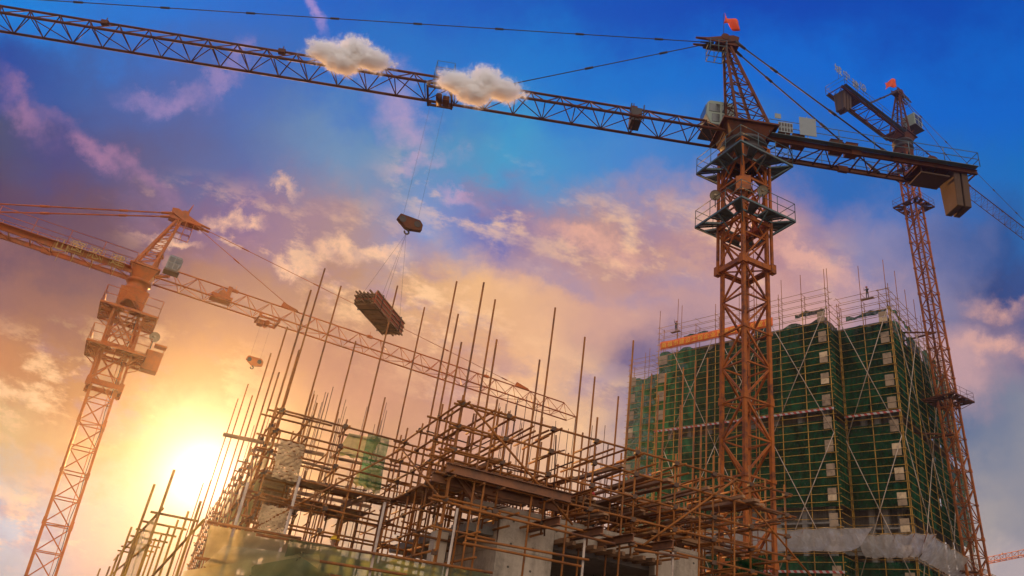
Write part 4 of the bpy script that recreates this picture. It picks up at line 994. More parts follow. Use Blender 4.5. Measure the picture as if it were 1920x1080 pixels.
lr = ledg_rest.build('ledger_pole', M['tube_yellow'], ts); lr['kind'] = 'stuff'
# long diagonal braces
for F, span, h in (('main', 8.0, 17.0), ('set_back', 6.4, 17.0), ('side', 9.0, 17.0)):
    q, d, ln, n = FACES[F]; zt = TZ - 0.5; z = zt; row = 0
    while z > 10:
        for j in range(max(1, int(round(ln / span)))):
            u0, u1 = j * span, min(ln, (j + 1) * span)
            for (a, b) in ((u0, u1), (u1, u0)): MB().tube(face_pt(F, a, z, 0.30), face_pt(F, b, z - h, 0.30), 0.05, 6).build('brace', M['tube_grey'], ts)
        z -= h
# netting, one sheet to each bay strip
def net_sheet(F, u0, u1, z0, z1, m, name='safety_net', off=0.0, amp=0.10, seed=0, tear=0.0):
    r = random.Random(seed); ph = [r.uniform(0, 6) for _ in range(6)]
    def fn(u, v):
        uu, vv = u0 + (u1 - u0) * u, z0 + (z1 - z0) * v
        w = amp * (sin(vv * 0.9 + ph[0] + uu * 0.3) + 0.7 * sin(uu * 2.1 + ph[1]) * sin(vv * 0.5 + ph[2]) + 0.5 * sin(uu * 5.2 + ph[3] + vv * 1.3)) - amp * 1.4
        if tear and v > 0.97: vv -= tear * (0.5 + 0.5 * sin(uu * 1.7 + ph[4])) * abs(sin(uu * 0.77 + ph[5]))
        return face_pt(F, uu, vv, off + w)
    q = MB(); q.grid(fn, max(2, int(abs(u1 - u0) * 2)), max(2, int((z1 - z0) * 1.2))); return q.build(name, m, ts)
sd_ = 0
for F, zt in (('main', TZ - 1.9), ('set_back', TZ - 2.2), ('side', TZ - 0.9), ('return', TZ - 1.2), ('wing', WZ - 1.0)):
    q, d, ln, n = FACES[F]; k = max(1, int(round(ln / (spacing * 2))))
    for i in range(k):
        u0, u1 = ln * i / k + 0.02, ln * (i + 1) / k - 0.02; sd_ += 1
        mt_ = M['net_wing'] if F in ('wing',) or (F == 'main' and i == k - 1) else M['net']
        if F == 'wing':
            net_sheet(F, u0, u1, 8, zt, mt_, seed=sd_, tear=0.6); continue
        net_sheet(F, u0, u1, zgap1 + 0.25, zt + rndt.uniform(-0.9, 0.25), mt_, seed=sd_, tear=0.8)
        net_sheet(F, u0, u1, znet0 + rndt.uniform(-0.8, 0.2), zgap1b + 0.1, mt_, seed=sd_ + 50)
        net_sheet(F, u0, u1, 8, zcatch - 2.2, M['net'], seed=sd_ + 90)
# torn strips at the very top
for F, u0, u1, z0, z1 in (('main', 0.4, 4.5, TZ - 0.9, TZ - 0.15), ('set_back', 0.2, 5.6, TZ - 1.0, TZ - 0.2), ('main', 17.5, 21.5, TZ - 0.6, TZ + 0.2), ('side', 0, 9, TZ - 0.5, TZ + 0.3), ('main', 8, 10.5, TZ - 2.4, TZ - 0.6)):
    sd_ += 1; net_sheet(F, u0, u1, z0, z1, M['net'], 'net_strip', 0.05, 0.22, sd_, 0.5)
# corner boards, a column at each outside corner
def boards(F, u0, u1, ztop_, nb, zmin=12):
    for i in range(nb):
        z1 = ztop_ - i * STH; z0 = z1 - 1.5
        if z0 < zmin: break
        if z0 < zgap1 < z1 + 0.3: continue
        for hz in range(2):
            q = MB(); a, b = face_pt(F, u0, 0, 0.27), face_pt(F, u1, 0, 0.27); lo = z0 + hz * 0.76
            q.bar(a + Z * (lo + 0.36), b + Z * (lo + 0.36 + rndt.uniform(-.03, .03)), 0.035, 0.70)
            q.build('guard_board', M['board_tan' if rndt.random() < 0.75 else 'bamboo'], ts)
boards('main', 0.2, 1.2, TZ - 1.0, 14)
boards('set_back', 0.2, 1.2, TZ - 1.0, 14)
boards('main', LEN1 - 1.7, LEN1 - 0.2, TZ - 2.6, 4)
boards('wing', LENW - 1.4, LENW - 0.3, WZ - 1.0, 7)
# striped toe boards along the open storeys
for F in ('main', 'set_back', 'wing'):
    for z in (zgap1, zgap1 - 7 * STH + 1.2):
        if F == 'wing': z -= 2 * STH - 1.2
        q = MB(); q.bar(face_pt(F, -0.2 if F != 'wing' else 0, z, 0.34), face_pt(F, FACES[F][2], z, 0.34), 0.03, 0.27); q.build('toe_board', M['stripe'], ts)
# white catch net fan low on the tower
def fan(F, u0, u1, seed, c0=0, c1=0):
    r = random.Random(seed); ph = [r.uniform(0, 6) for _ in range(4)]
    def fn(u, v):
        uu = lerp(u0, u1, u) + (c0 * (1 - u) + c1 * u) * v
        return face_pt(F, uu, zcatch - 1.8 + 1.9 * v - 0.3 * sin(pi * v) + 0.16 * abs(sin(uu * 1.1 + ph[0])) * v + 0.07 * sin(uu * 4.1 + v * 5), 0.3 + 2.0 * v + 0.1 * sin(uu * 3 + ph[1]))
    q = MB(); q.grid(fn, 24, 7); o = q.build('catch_net', M['net_white'], ts)
    for v_ in (0.0, 1.0):
        q = MB(); q.path([fn(i / 24, v_) for i in range(25)], 0.035, 5); q.build('edge_rope', M['bamboo'], o)
    for i in range(9):
        t = i / 8; q = MB(); q.tube(fn(t, 0) , fn(t, 1) + Z * 0.05, 0.045, 5); q.build('strut', M['tube'], o)
fan('main', -1.2, LEN1, 1, -3.0); fan('set_back', 0, 5.2, 2, -3.0); fan('side', 0, LENR, 3, -3.0)
# the long orange banner
ba, bb = PPL(1238, 648, Q1 - TB * 0.42, TB), PPL(1449, 605, Q1 - TB * 0.42, TB); bb.z = ba.z = (ba.z + bb.z) / 2
bn = thing('banner', (ba + bb) / 2, 'long orange red banner with yellow characters hung along the top of the green netting', 'banner')
bd_ = (bb - ba).normalized(); bl_ = (bb - ba).length; q = MB()
q.grid(lambda u, v: ba + bd_ * bl_ * u + Z * (-0.62 + 1.3 * v) - TB * (0.05 * sin(u * 40) + 0.03 * sin(u * 17 + v * 2)), 60, 3); q.build('banner_cloth', M['banner'], bn, solid=0.015)
txt = '南福市建设工程企业监督管理办公室宣'
for i, ch in enumerate(txt):
    glyph(ch, 0.92, 0.02, bd_, Z, ba + bd_ * bl_ * (i + 0.7) / (len(txt) + 0.4) - Z * 0.33 - TB * 0.11, 'character', M['banner_text'], bn)
# workers on top of the tower
deck = lambda px, py, F, off: PPL(px, py, FACES[F][0] + FACES[F][3] * off, FACES[F][3])
wp = deck(1267, 622, 'main', -0.6)
person(wp, 150, {'arms': {1: ((0.22, 0, 1.40), (0.40, 0.1, 1.52), (0.55, 0.18, 1.72)), -1: ((-0.22, 0, 1.40), (-0.30, 0.05, 1.14), (-0.28, 0.2, 0.95))}}, 'worker in dark clothes reaching up a pole above the orange banner', helmet='helmet_red')
wp2 = deck(1627, 560, 'set_back', -0.6)
person(wp2, 235, {'arms': {1: ((0.22, 0, 1.40), (0.3, 0.2, 1.25), (0.2, 0.38, 1.40)), -1: ((-0.22, 0, 1.40), (-0.3, 0.2, 1.25), (-0.2, 0.38, 1.40))}}, 'worker in dark clothes standing high on the ledgers at the right top of the tower', helmet='helmet_red')
for w_ in ((wp, 'main'), (wp2, 'set_back')):          # a plank under each of them
    q = MB(); q.box(w_[0] - Z * 0.03, TA * 0.8, TB * 0.25, Z * 0.025); q.build('deck_board', M['timber'], ts)

# ------------------------------------------------------------------ the near building and its scaffold
E1, E2 = AZ(69), AZ(-21)                               # along the front to the right; into the depth
ZT = 7.6
C0 = PZ(530, 770, ZT); C0.z = 0
C2 = PZ(866, 757, ZT); C2.z = 0
a_ = (C2 - C0).dot(E1); C1 = C0 + E1 * a_              # inner corner between the two fronts
C2 = C1 - E2 * abs((C2 - C1).dot(E2))
LA, LS, LB = a_, abs((C2 - C1).length), 10.4
LL = 30.0                                              # the left side running away
rs = random.Random(23)
LINES = {'front': (C0, E1, LA, -E2), 'left': (C0, E2, LL, -E1), 'step': (C1, -E2, LS, -E1), 'fore': (C2, E1, LB, -E2)}
def LP(F, u, z, off=0.0): q, d, ln, n = LINES[F]; return q + d * u + n * off + Z * z
sc = thing('scaffold', C0, 'rusty tube scaffold with tall bare poles round the unfinished near building', 'scaffolding')
joints = []
cup = MB()
tube_n = {}
rest = {}
def stick(name, a, b, r=0.027, m='tube', root=None):
    root = root or sc; k = (root.name, name); tube_n[k] = tube_n.get(k, 0) + 1
    if tube_n[k] <= 99: return MB().tube(a, b, r, 7).build(name, M[m], root)
    kk = (root.name, name, m); rest.setdefault(kk, (root, MB()))[1].tube(a, b, r, 6)
def couple(p): cup.box(p, Vector((0.065, 0.012, 0)), Vector((-0.012, 0.065, 0)), Z * 0.055)
levels = [ZT - 0.6 * i for i in range(9)]

# uprights with the tops where they end against the sky
def at_plan(p, ptop, z0=0.0, r=0.028, m='tube'):
    zt = zproj(p.x, p.y, ptop); b = Vector((p.x, p.y, z0)); t = Vector((p.x, p.y, zt)) + Vector((rs.uniform(-.05, .05), rs.uniform(-.05, .05), 0))
    stick('upright_pole', b, t, r, m); return p
F_n = -E2
def on_plane(px, py, F, off=0.0):
    q, d, ln, n = LINES[F]; return PPL(px, py, q + n * off, n)
P_FRONT = [(607, 502, 'front', 0.03), (638, 537, 'front', -0.9), (745, 536, 'front', 0.03), (796, 577, 'front', -0.9),
           (909, 530, 'fore', 0.03), (930, 562, 'fore', -0.9), (934, 638, 'fore', 0.03), (1040, 577, 'fore', 0.03), (1012, 674, 'fore', -0.9), (1097, 633, 'fore', 0.03), (1114, 706, 'fore', -0.9),
           (1187, 638, 'fore', 0.03), (1157, 743, 'fore', -0.9), (1303, 677, 'fore', -0.9), (1248, 700, 'fore', 0.03), (1327, 672, 'fore', -1.8), (1235, 740, 'fore', -2.6), (1205, 720, 'fore', -3.4), (1275, 760, 'fore', -1.9), (1316, 800, 'fore', 0.03), (1375, 905, 'fore', 0.03), (1350, 860, 'fore', -0.9), (1283, 690, 'fore', -4.2), (1222, 700, 'fore', -4.4),
           (668, 640, 'front', -2.2), (590, 740, 'front', -1.5), (721, 745, 'front', -3.0)]
front_u, fore_u = [], []
for px, py, F, off in P_FRONT:
    p = on_plane(px, py, F, off); zt = p.z; q = Vector((p.x, p.y, 0))
    t = p + Vector((rs.uniform(-.04, .04), rs.uniform(-.04, .04), 0))
    stick('upright_pole', q, t, 0.027, 'tube')
    if off > 0: (front_u if F == 'front' else fore_u).append((q - LINES[F][0]).dot(E1))
for px, py, bx, by in ((864, 529, 805, 800), (861, 588, 818, 795), (869, 642, 838, 778), (574, 543, 503, 810), (538, 612, 460, 867), (497, 662, 437, 893), (463, 742, 420, 917), (453, 720, 397, 938), (422, 747, 377, 958), (560, 655, 513, 812), (516, 697, 470, 872), (410, 905, 358, 975), (392, 900, 372, 968)):
    p = PZ(bx, by, ZT); at_plan(Vector((p.x, p.y, 0)), py, 0, 0.027 if px > 600 else 0.034)
# the outer, lower row nearest to the viewer
OFFO = 1.25
OUT = C2 - E2 * OFFO
for px, py in ((722, 942), (563, 893), (858, 953), (1097, 1007), (1262, 1036), (465, 905)):
    p = PPL(px, py, OUT, E2); stick('upright_pole', Vector((p.x, p.y, 0)), p, 0.03, 'tube_grey')
def outer(x0, y0, x1, y1, nm='ledger_pole', m='tube'):
    a, b = PPL(x0, y0, OUT - E2 * 0.06, E2), PPL(x1, y1, OUT - E2 * 0.06, E2); stick(nm, a, b, 0.03, m); return a, b
outer(863, 950, 1153, 1020); outer(874, 1009, 1104, 1050); outer(868, 1018, 1090, 1062); outer(388, 978, 565, 1010); outer(480, 1002, 923, 1074); outer(540, 950, 560, 955); outer(366, 1046, 640, 1082); outer(560, 1046, 900, 1100)
outer(1190, 1030, 1290, 1046)
# rows of ledgers and transoms
for F, ln in (('front', LA), ('fore', LB), ('left', LL), ('step', LS)):
    for i, z in enumerate(levels):
        if F == 'fore' and z < 5.0: continue
        for off in (0.0, -0.9):
            if off and rs.random() < 0.25: continue
            r0, r1 = rs.uniform(0.1, 0.5), rs.uniform(0.1, 0.45)
            stick('ledger_pole', LP(F, -r0, z + rs.uniform(-.03, .03), off + 0.055), LP(F, ln + r1, z + rs.uniform(-.05, .05), off + 0.055), 0.03 if F != 'left' else 0.03)
    n = int(ln / (1.25 if F != 'left' else 1.9))
    for j in range(n + 1):
        u = min(ln, j * ln / n)
        # own pole at every bay
        for off in (0.0, -0.9):
            if F in ('front', 'left', 'step') or True:
                stick('upright_pole', LP(F, u + (0.08 if off else 0), 0 if F != 'fore' else 4.9, off), LP(F, u + (0.08 if off else 0), ZT + rs.uniform(0.05, 0.7), off), 0.027)
        for i, z in enumerate(levels):
            if F == 'fore' and z < 5.0: continue
            couple(LP(F, u, z, 0.03))
            if rs.random() < (0.8 if F != 'left' else 0.3):
                stick('transom_pole', LP(F, u + 0.05, z - 0.06, rs.uniform(0.15, 0.45)), LP(F, u + 0.05, z - 0.06, -rs.uniform(1.0, 1.5)), 0.03)
# the crowd of transoms sticking out over the fore part
for i in range(70):
    u = rs.uniform(1.0, LB); z = rs.choice(levels[:5]) + rs.uniform(-0.25, 0.05); o = rs.uniform(-0.2, 0.35)
    stick('transom_pole', LP('fore', u, z, o), LP('fore', u, z + rs.uniform(-.05, .05), o - rs.uniform(1.2, 3.2)), 0.03, 'tube')
# braces
for (F, u0, z0, u1, z1) in (('fore', 0.2, ZT, 3.4, 5.3), ('front', 0, 4.2, LA, 7.4), ('left', 0, 4.4, 5, 7.4), ('left', 5, 4.4, 11, 7.4), ('left', 11, 4.4, 18, 7.4), ('left', 0, 7.2, 6, 2.5), ('fore', 5.5, 5.2, 8.5, 7.6), ('step', 0, 7.4, LS, 5.2), ('fore', 8.5, 7.4, 11.5, 5.2)):
    stick('brace', LP(F, u0, z0, 0.10), LP(F, u1, z1, 0.10), 0.03)
# decks of boards seen from below
def deck_boards(F, u0, u1, z, w=0.9, gap=0.05, m='timber', off0=-0.02):
    u = u0
    while u < u1:
        bw = rs.uniform(0.12, 0.2)
        if rs.random() < 0.93:
            q = MB(); c0_, c1_ = LP(F, u + bw / 2, z, off0 + rs.uniform(0, .12)), LP(F, u + bw / 2, z + rs.uniform(-.02, .03), off0 - w - rs.uniform(0, .15))
            k = (sc.name, 'deck_board'); tube_n[k] = tube_n.get(k, 0) + 1
            if tube_n[k] <= 99: q.bar(c0_, c1_, bw, 0.035); q.build('deck_board', M[m], sc)
            else: rest.setdefault((sc.name, 'deck_board', m), (sc, MB()))[1].bar(c0_, c1_, bw, 0.035)
        u += bw + gap * rs.random()
deck_boards('front', 0.0, LA, levels[3] + 0.05); deck_boards('step', 0.1, LS, levels[3] + 0.06, 0.9)
deck_boards('front', 0.0, LA, levels[6] + 0.05); deck_boards('left', 0.2, 10, levels[3] + 0.05); deck_boards('left', 0.2, 12, levels[6] + 0.05)
for k_ in range(5):
    pass
# woven bamboo mats stacked as guards at the near corner
def guard_mat(px0, py0, px1, py1, F, off):
    a, b = on_plane(px0, py1, F, off), on_plane(px1, py0, F, off); n_ = 8
    zlo, zhi = min(a.z, b.z), max(a.z, b.z); u0, u1 = (a - LINES[F][0]).dot(LINES[F][1]), (b - LINES[F][0]).dot(LINES[F][1])
    q = MB()
    for i in range(n_):
        z = lerp(zlo, zhi, i / (n_ - 1)); pts = [LP(F, lerp(u0, u1, t / 8.0), z + 0.018 * sin(t * 1.9 + i * 2.1), off + 0.03 * cos(pi * (t + i))) for t in range(9)]
        for p0, p1 in zip(pts, pts[1:]): q.bar(p0, p1, 0.04, 0.062)
    q.build('guard_mat', M['bamboo'], sc)
guard_mat(516, 838, 572, 862, 'front', 0.09); guard_mat(510, 866, 566, 892, 'front', 0.09)
guard_mat(484, 958, 540, 975, 'front', 0.09); guard_mat(481, 977, 536, 1000, 'front', 0.09)
# netting on this scaffold
def sheet(pts, m, name, amp, seed, nu=18, nv=10, root=None):      # bilinear patch through four points, creased
    r = random.Random(seed); ph = [r.uniform(0, 6) for _ in range(6)]; A_, B_, C_, D_2 = pts; n = ((B_ - A_).cross(D_2 - A_)).normalized(); L_ = (B_ - A_).length
    def fn(u, v):
        p = lerp(lerp(A_, B_, u), lerp(D_2, C_, u), v); e = sin(pi * min(1, max(0, v)))
        return p + n * amp * (sin(u * L_ * 2.3 + ph[0] + 3 * v) + 0.6 * sin(v * 7 + ph[1] + u * 4) + 0.4 * sin(u * L_ * 5 + ph[2]) * e) - Z * amp * 1.2 * sin(pi * u * 3) ** 2 * v
    q = MB(); q.grid(fn, nu, nv); return q.build(name, M[m], root or sc)
pf = lambda x, y, off=0.1: on_plane(x, y, 'front', off)
sheet([pf(655, 812, -0.5), pf(715, 822, -0.5), pf(690, 862, -0.5), pf(630, 850, -0.5)], 'net_near', 'net_rag', 0.05, 1)
sheet([pf(690, 812, -0.1), pf(731, 822, -0.1), pf(712, 918, -0.1), pf(672, 905, -0.1)], 'net_thin', 'net_rag', 0.05, 2)
sheet([pf(675, 880, -0.3), pf(716, 880, -0.3), pf(712, 925, -0.3), pf(660, 905, -0.3)], 'net_near', 'net_rag', 0.06, 3)
po = lambda x, y, off=0.0: PPL(x, y, OUT - E2 * off, E2)
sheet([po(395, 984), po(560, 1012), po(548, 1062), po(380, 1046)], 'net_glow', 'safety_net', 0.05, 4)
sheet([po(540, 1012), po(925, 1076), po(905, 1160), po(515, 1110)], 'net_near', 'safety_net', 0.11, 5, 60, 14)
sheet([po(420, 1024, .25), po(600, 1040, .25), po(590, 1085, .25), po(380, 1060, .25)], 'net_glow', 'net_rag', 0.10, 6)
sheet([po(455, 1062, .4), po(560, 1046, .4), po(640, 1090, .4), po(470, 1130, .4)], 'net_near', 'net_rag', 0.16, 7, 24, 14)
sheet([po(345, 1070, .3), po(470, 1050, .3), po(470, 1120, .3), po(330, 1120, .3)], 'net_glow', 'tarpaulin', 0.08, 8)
for j in range(4):
    u0 = 1.0 + j * 5.5
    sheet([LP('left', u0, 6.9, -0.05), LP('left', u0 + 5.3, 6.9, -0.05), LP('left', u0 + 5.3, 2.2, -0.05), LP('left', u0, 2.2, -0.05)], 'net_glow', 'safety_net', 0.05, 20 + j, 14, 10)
sheet([LP('fore', 9.2, 5.5, -1.2), LP('fore', 10.6, 6.0, -1.2), LP('fore', 10.2, 3.8, -1.2), LP('fore', 9.0, 3.9, -1.2)], 'net', 'net_rag', 0.12, 31)

# the concrete building itself
cb = thing('concrete_building', C1 + E2 * 3, 'unfinished grey concrete building with dark openings under the near scaffold', 'building')
zw = PPL(1100, 985, C2 + E2 * 0.75, E2).z
wu = lambda x, y: (PPL(x, y, C2 + E2 * 0.75, E2) - C2).dot(E1)
def wallpiece(u0, u1, z0, z1, name='wall', th=0.28, off=-0.75, m='concrete'):
    q = MB(); q.box(LP('fore', (u0 + u1) / 2, (z0 + z1) / 2, off - th / 2), E1 * (u1 - u0) / 2, E2 * th / 2, Z * (z1 - z0) / 2); return q.build(name, M[m], cb, bevel=0.012)
uo0, uo1 = wu(1036, 1040), wu(1228, 1060); ue = wu(1313, 1040); us = wu(935, 1000)
zo = PPL(1036, 1012, C2 + E2 * 0.75, E2).z
ul = wu(872, 950)
wallpiece(us, uo0, 0.5, zw); wallpiece(uo0 + .002, uo1 - .002, zo, zw - 0.003, 'lintel'); wallpiece(uo1, ue, 0.5, zw - 0.35 * 0); wallpiece(ul, us - 0.002, zo + 0.25, zw - 0.004, 'lintel')
wallpiece(ul - 0.35, ul - .003, 0.5, zw - 0.8, 'column', 0.4, -1.6)
q = MB(); q.box(LP('fore', us + 0.14, zw / 2 + 0.1, -0.75 - 0.28 - 1.7), E1 * 0.13, E2 * 1.69, Z * (zw / 2 - 0.2)); q.build('wall', M['concrete'], cb)
q = MB(); q.box(LP('fore', ue - 0.14, zw / 2, -0.75 - 0.28 - 2.5), E1 * 0.13, E2 * 2.49, Z * (zw / 2 - 0.1)); q.build('wall', M['concrete'], cb)
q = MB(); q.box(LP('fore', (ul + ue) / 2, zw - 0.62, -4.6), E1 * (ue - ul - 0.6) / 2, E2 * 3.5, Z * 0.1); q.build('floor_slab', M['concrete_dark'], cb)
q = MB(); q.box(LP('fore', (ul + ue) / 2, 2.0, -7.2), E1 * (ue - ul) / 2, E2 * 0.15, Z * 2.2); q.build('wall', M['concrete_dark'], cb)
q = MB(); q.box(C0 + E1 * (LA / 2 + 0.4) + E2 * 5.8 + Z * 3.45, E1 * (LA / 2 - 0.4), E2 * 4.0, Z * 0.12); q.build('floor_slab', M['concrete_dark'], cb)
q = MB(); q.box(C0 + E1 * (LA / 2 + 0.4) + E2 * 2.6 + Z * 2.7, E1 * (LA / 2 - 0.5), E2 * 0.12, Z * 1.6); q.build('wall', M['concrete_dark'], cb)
# bare reinforcement standing up
for (px, py, n_, F, off) in ((607, 745, 8, 'front', -3.5), (628, 752, 6, 'front', -4.5), (960, 770, 8, 'fore', -4.5), (985, 760, 8, 'fore', -5.2), (1062, 790, 6, 'fore', -5.5), (1130, 820, 6, 'fore', -4), (700, 770, 5, 'front', -4.5), (500, 800, 4, 'front', -6.0)):
    c = on_plane(px, py, F, off)
    for i in range(n_):
        p = c + E1 * rs.uniform(-0.45, 0.45) + E2 * rs.uniform(-0.3, 0.3); p.z = 4.2
        t = Vector((p.x, p.y, c.z + rs.uniform(-0.7, 0.5))) + Vector((rs.uniform(-.12, .12), rs.uniform(-.1, .1), 0))
        MB().tube(p, t, 0.011, 5).build('rebar', M['rebar'], cb)

# props, planks and beams that carry the next floor's shuttering, behind the scaffold
sh = thing('shoring', C2 + E2 * 3, 'crowded forest of inner props and cross tubes behind the near scaffold carrying shuttering', 'shoring')
for i in range(120):
    F = rs.choice(('fore', 'fore', 'fore', 'front')); ln = LB if F == 'fore' else LA + 2
    p = LP(F, rs.uniform(0.3, ln), 0, -rs.uniform(1.6, 7.5)); z0 = 3.6 if F == 'front' else zw - 0.55
    stick('prop', Vector((p.x, p.y, z0)), Vector((p.x, p.y, rs.uniform(6.6, 7.9))), 0.027, 'tube', sh)
for i in range(95):
    F = rs.choice(('fore', 'fore', 'fore', 'front')); ln = LB if F == 'fore' else LA + 2
    u = rs.uniform(0.0, ln); o = -rs.uniform(1.5, 7.5); z = rs.choice((5.6, 6.1, 6.6, 7.0, 7.3)) + rs.uniform(-.1, .1)
    if rs.random() < 0.55: stick('cross_tube', LP(F, u, z, o), LP(F, min(ln + 1, u + rs.uniform(1.5, 3.5)), z + rs.uniform(-.08, .08), o), 0.027, 'tube', sh)
    else: stick('cross_tube', LP(F, u, z, o), LP(F, u, z + rs.uniform(-.08, .08), o - rs.uniform(1.2, 3)), 0.027, 'tube', sh)
for i in range(60):
    F = rs.choice(('fore', 'fore', 'front', 'step')); ln = LINES[F][2]; u = rs.uniform(0, ln); o = -rs.uniform(0.3, 5.0); z = rs.uniform(5.2, 7.4); d = rs.choice((E1, E2, E2, Z)) ; d = (d + E1 * rs.uniform(-.12, .12) + Z * rs.uniform(-.05, .05)).normalized(); p = LP(F, u, z, o)
    stick('cross_tube', p - d * rs.uniform(.5, 1.2), p + d * rs.uniform(.5, 1.3), 0.020, 'rebar', sh)
for (F, u0, u1, o0, o1, z) in (('fore', 0.9, 3.3, -2.4, -3.9, 6.75), ('fore', 4.4, 7.4, -1.9, -4.2, 6.55), ('fore', 7.6, 10.0, -2.2, -4.6, 6.35), ('front', 0.3, 3.6, -2.2, -4.4, 5.7), ('fore', 2.0, 4.6, -4.6, -6.8, 7.1)):
    q = MB(); q.box(LP(F, (u0 + u1) / 2, z, (o0 + o1) / 2), E1 * (u1 - u0) / 2, E2 * (o0 - o1) / 2, Z * 0.02)
    for i in range(6): q.bar(LP(F, lerp(u0, u1, (i + .5) / 6), z - 0.075, o0 + 0.25), LP(F, lerp(u0, u1, (i + .5) / 6), z - 0.075, o1 - 0.25), 0.07, 0.11)
    q.build('shutter_panel', M['timber'], sh)
# planks lying on the cross tubes: each its own thing
plank_lbl = 'loose rough timber plank lying among the tubes of the near scaffold'
for i in range(44):
    F = rs.choice(('fore', 'fore', 'fore', 'step', 'front'))
    u = rs.uniform(1.2, LB - 1) if F == 'fore' else rs.uniform(0.2, LA); z = rs.choice((5.75, 6.15, 6.65, 7.1)) + rs.uniform(-.05, .05); o = -rs.uniform(0.2, 4.5)
    ln = rs.uniform(1.6, 3.2); d = (E1 if rs.random() < 0.5 else E2) + Z * rs.uniform(-.04, .04) + E1 * rs.uniform(-.12, .12)
    c = LP(F, u, z, o); q = MB(); q.bar(c - d * ln / 2, c + d * ln / 2, rs.choice((0.1, 0.16, 0.22)), rs.choice((0.05, 0.09)))
    tag(q.build('plank', M['timber'], origin=c), plank_lbl, 'plank', 'loose planks on the near scaffold')
for i in range(22):
    u = 4.6 + i * 0.24 + rs.uniform(-.06, .06); z = rs.choice((7.02, 7.02, 6.42)) + rs.uniform(0, .06); c = LP('fore', u, z, -rs.uniform(0.6, 1.3)); ln = rs.uniform(1.6, 2.6); d = E2 + E1 * rs.uniform(-.08, .08)
    q = MB(); q.bar(c - d * ln / 2, c + d * ln / 2, rs.choice((0.08, 0.12, 0.2)), rs.choice((0.05, 0.08)))
    tag(q.build('plank', M['timber'], origin=c), plank_lbl, 'plank', 'loose planks on the near scaffold')
# timber bearers standing out of the second opening's head
for i in range(11):
    x = 1045 + i * 17.5; y = 1008 + i * 4.0; c = PPL(x, y, C2 + E2 * 0.72, E2) - Z * 0.1
    q = MB(); q.bar(c + E2 * 0.5, c - E2 * rs.uniform(0.35, 0.6) - Z * 0.02, 0.09, 0.1); q.build('bearer', M['timber'], cb)
# steel beams
def beam(x0, y0, x1, y1, off, label, h=0.24, z_same=True):
    a, b = PPL(x0, y0, C2 - E2 * off, E2), PPL(x1, y1, C2 - E2 * off, E2); z = (a.z + b.z) / 2; a.z = b.z = z
    q = MB(); q.ibeam(a, b, 0.16, h, 0.022); tag(q.build('steel_beam', M['beam'], origin=(a + b) / 2), label, 'beam', 'rusty steel beams')
beam(838, 873, 1070, 938, 0.12, 'upper long rusty I-beam laid along the front above the concrete wall')
beam(810, 893, 1046, 951, -0.35, 'lower long rusty I-beam just behind the upper one above the concrete wall')
def outrig(x0, y0, x1, y1, label):
    b = PPL(x1, y1, C2 - E2 * 0.95, E2); a = PZ(x0, y0, b.z); d = -E2
    a2 = b + E2 * 2.6
    q = MB(); q.ibeam(a2, b, 0.14, 0.2, 0.02); tag(q.build('steel_beam', M['beam'], origin=b), label, 'beam', 'rusty steel beams')
outrig(1093, 955, 1050, 976, 'short outrigger beam end poking out over the middle of the concrete wall top')
outrig(1170, 972, 1131, 994, 'short outrigger beam end above the bearers of the second opening')
outrig(1233, 988, 1188, 1008, 'short outrigger beam end near the right end of the concrete wall')
outrig(1290, 1000, 1262, 1020, 'outrigger beam end farthest right beside the green net')
q = MB(); a, b = PPL(858, 890, C2 + E2 * 0.3, E2), PPL(890, 937, C2 + E2 * 0.3, E2); q.ibeam(a, b, 0.14, 0.16, 0.02, up=E1); tag(q.build('steel_beam', M['beam'], origin=a), 'slanting steel prop between the long beams and the concrete wall corner', 'beam', 'rusty steel beams')
# worker in the yellow hard hat
hp = PPL(626, 1013, C0 + E2 * 0.15, E2); hp.z -= 1.70
person(hp, 150, {}, 'worker with a yellow hard hat, head just above the green net rail', helmet='helmet', top='cloth_tan')
q = MB(); q.box(hp - Z * 0.04, E1 * 1.4, E2 * 0.5, Z * 0.035); q.build('deck_board', M['timber'], sc)
hp2 = PPL(1103, 988, C2 + E2 * 2.2, E2); hp2.z = zw - 0.52
person(hp2, 200, {}, 'worker in dark clothes half hidden among the props above the concrete wall', helmet='helmet_red')

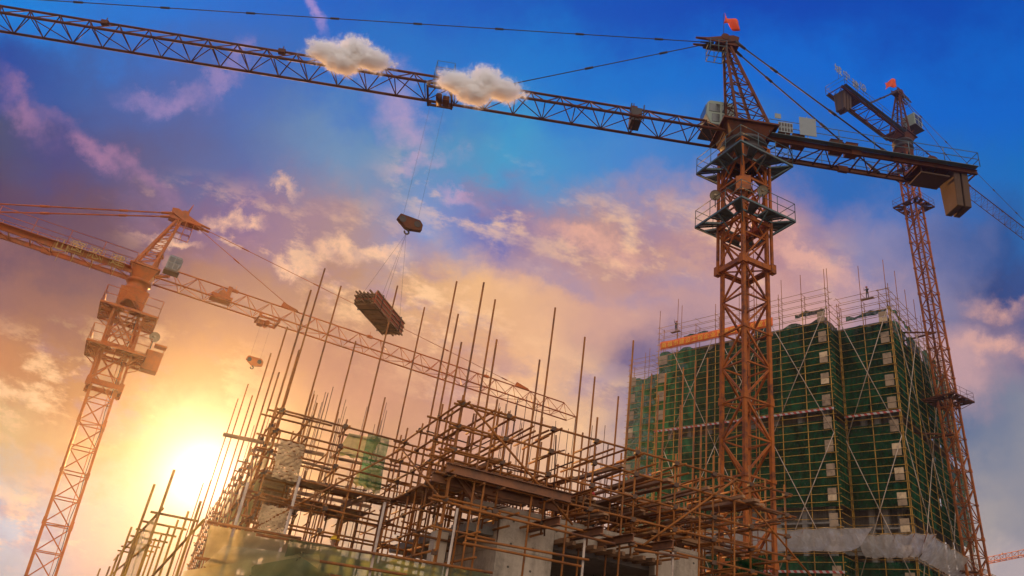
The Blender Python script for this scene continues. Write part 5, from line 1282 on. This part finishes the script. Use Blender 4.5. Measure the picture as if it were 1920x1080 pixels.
# ------------------------------------------------------------------ the scaffold corner at the lower left
ls0 = PD(293, 980, 20.0); ls0.z = 0
l2 = thing('scaffold', ls0, 'small separate scaffold corner with netting at the lower left below the sun', 'scaffolding')
_v = ray(118, 1152); LD_ = Vector((_v.x, _v.y, 0)).normalized()
zl = PD(300, 958, 20.0).z
pls = []
for px, py, d in ((327, 881, 20.0), (290, 908, 22.0), (247, 988, 26.5), (188, 1066, 38), (206, 1062, 33), (222, 1040, 29.5), (262, 1000, 24)):
    p = PD(px, py, d); q = Vector((p.x, p.y, 0)); pls.append(q); stick('upright_pole', q, p, 0.034, 'tube_yellow', l2)
far_ = ls0 + LD_ * 20
for z in (zl, zl - 0.75, zl - 1.5, zl - 2.25):
    stick('ledger_pole', ls0 - LD_ * 0.5 + Z * z, far_ + Z * z, 0.034, 'tube_yellow', l2)
for i in range(7):
    p = ls0 + LD_ * (i * 2.2)
    for z in (zl,): stick('transom_pole', p - AZ(70) * 0.2 + Z * (z - .06), p + AZ(70) * 0.9 + Z * (z - .06), 0.03, 'tube_yellow', l2)
    stick('upright_pole', p + AZ(70) * 0.8, p + AZ(70) * 0.8 + Z * (zl + 0.4), 0.034, 'tube_yellow', l2)
stick('brace', ls0 + AZ(70) * 1.0 + Z * (zl + 0.0), ls0 + LD_ * 4 + Z * (zl - 2.4), 0.034, 'tube_yellow', l2)
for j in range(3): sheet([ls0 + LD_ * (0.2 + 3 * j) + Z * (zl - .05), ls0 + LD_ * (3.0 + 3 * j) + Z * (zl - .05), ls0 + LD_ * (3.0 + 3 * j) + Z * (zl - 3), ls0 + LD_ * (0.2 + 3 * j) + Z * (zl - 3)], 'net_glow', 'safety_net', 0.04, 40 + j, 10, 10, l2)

q = cup.build('coupler', M['coupler'], sc); q['kind'] = 'stuff'
for (rn, nm, m), (root, mb) in rest.items():
    o = mb.build(nm, M[m], root); o['kind'] = 'stuff'

# ------------------------------------------------------------------ hazy evening air
HZ = MB(); HZ.box(Vector((20, 55, 46.5)), Vector((75, 0, 0)), Vector((0, 75, 0)), Z * 47.5)
hm = bpy.data.materials.new('haze'); hm.use_nodes = True; nt = hm.node_tree; nt.nodes.clear()
pv = nt.nodes.new('ShaderNodeVolumePrincipled'); pv.inputs['Color'].default_value = (0.95, 0.93, 0.92, 1); pv.inputs['Density'].default_value = 0.00036; pv.inputs['Anisotropy'].default_value = 0.87
ov = nt.nodes.new('ShaderNodeOutputMaterial'); nt.links.new(pv.outputs[0], ov.inputs['Volume'])
tag(HZ.build('haze', hm), kind='stuff')
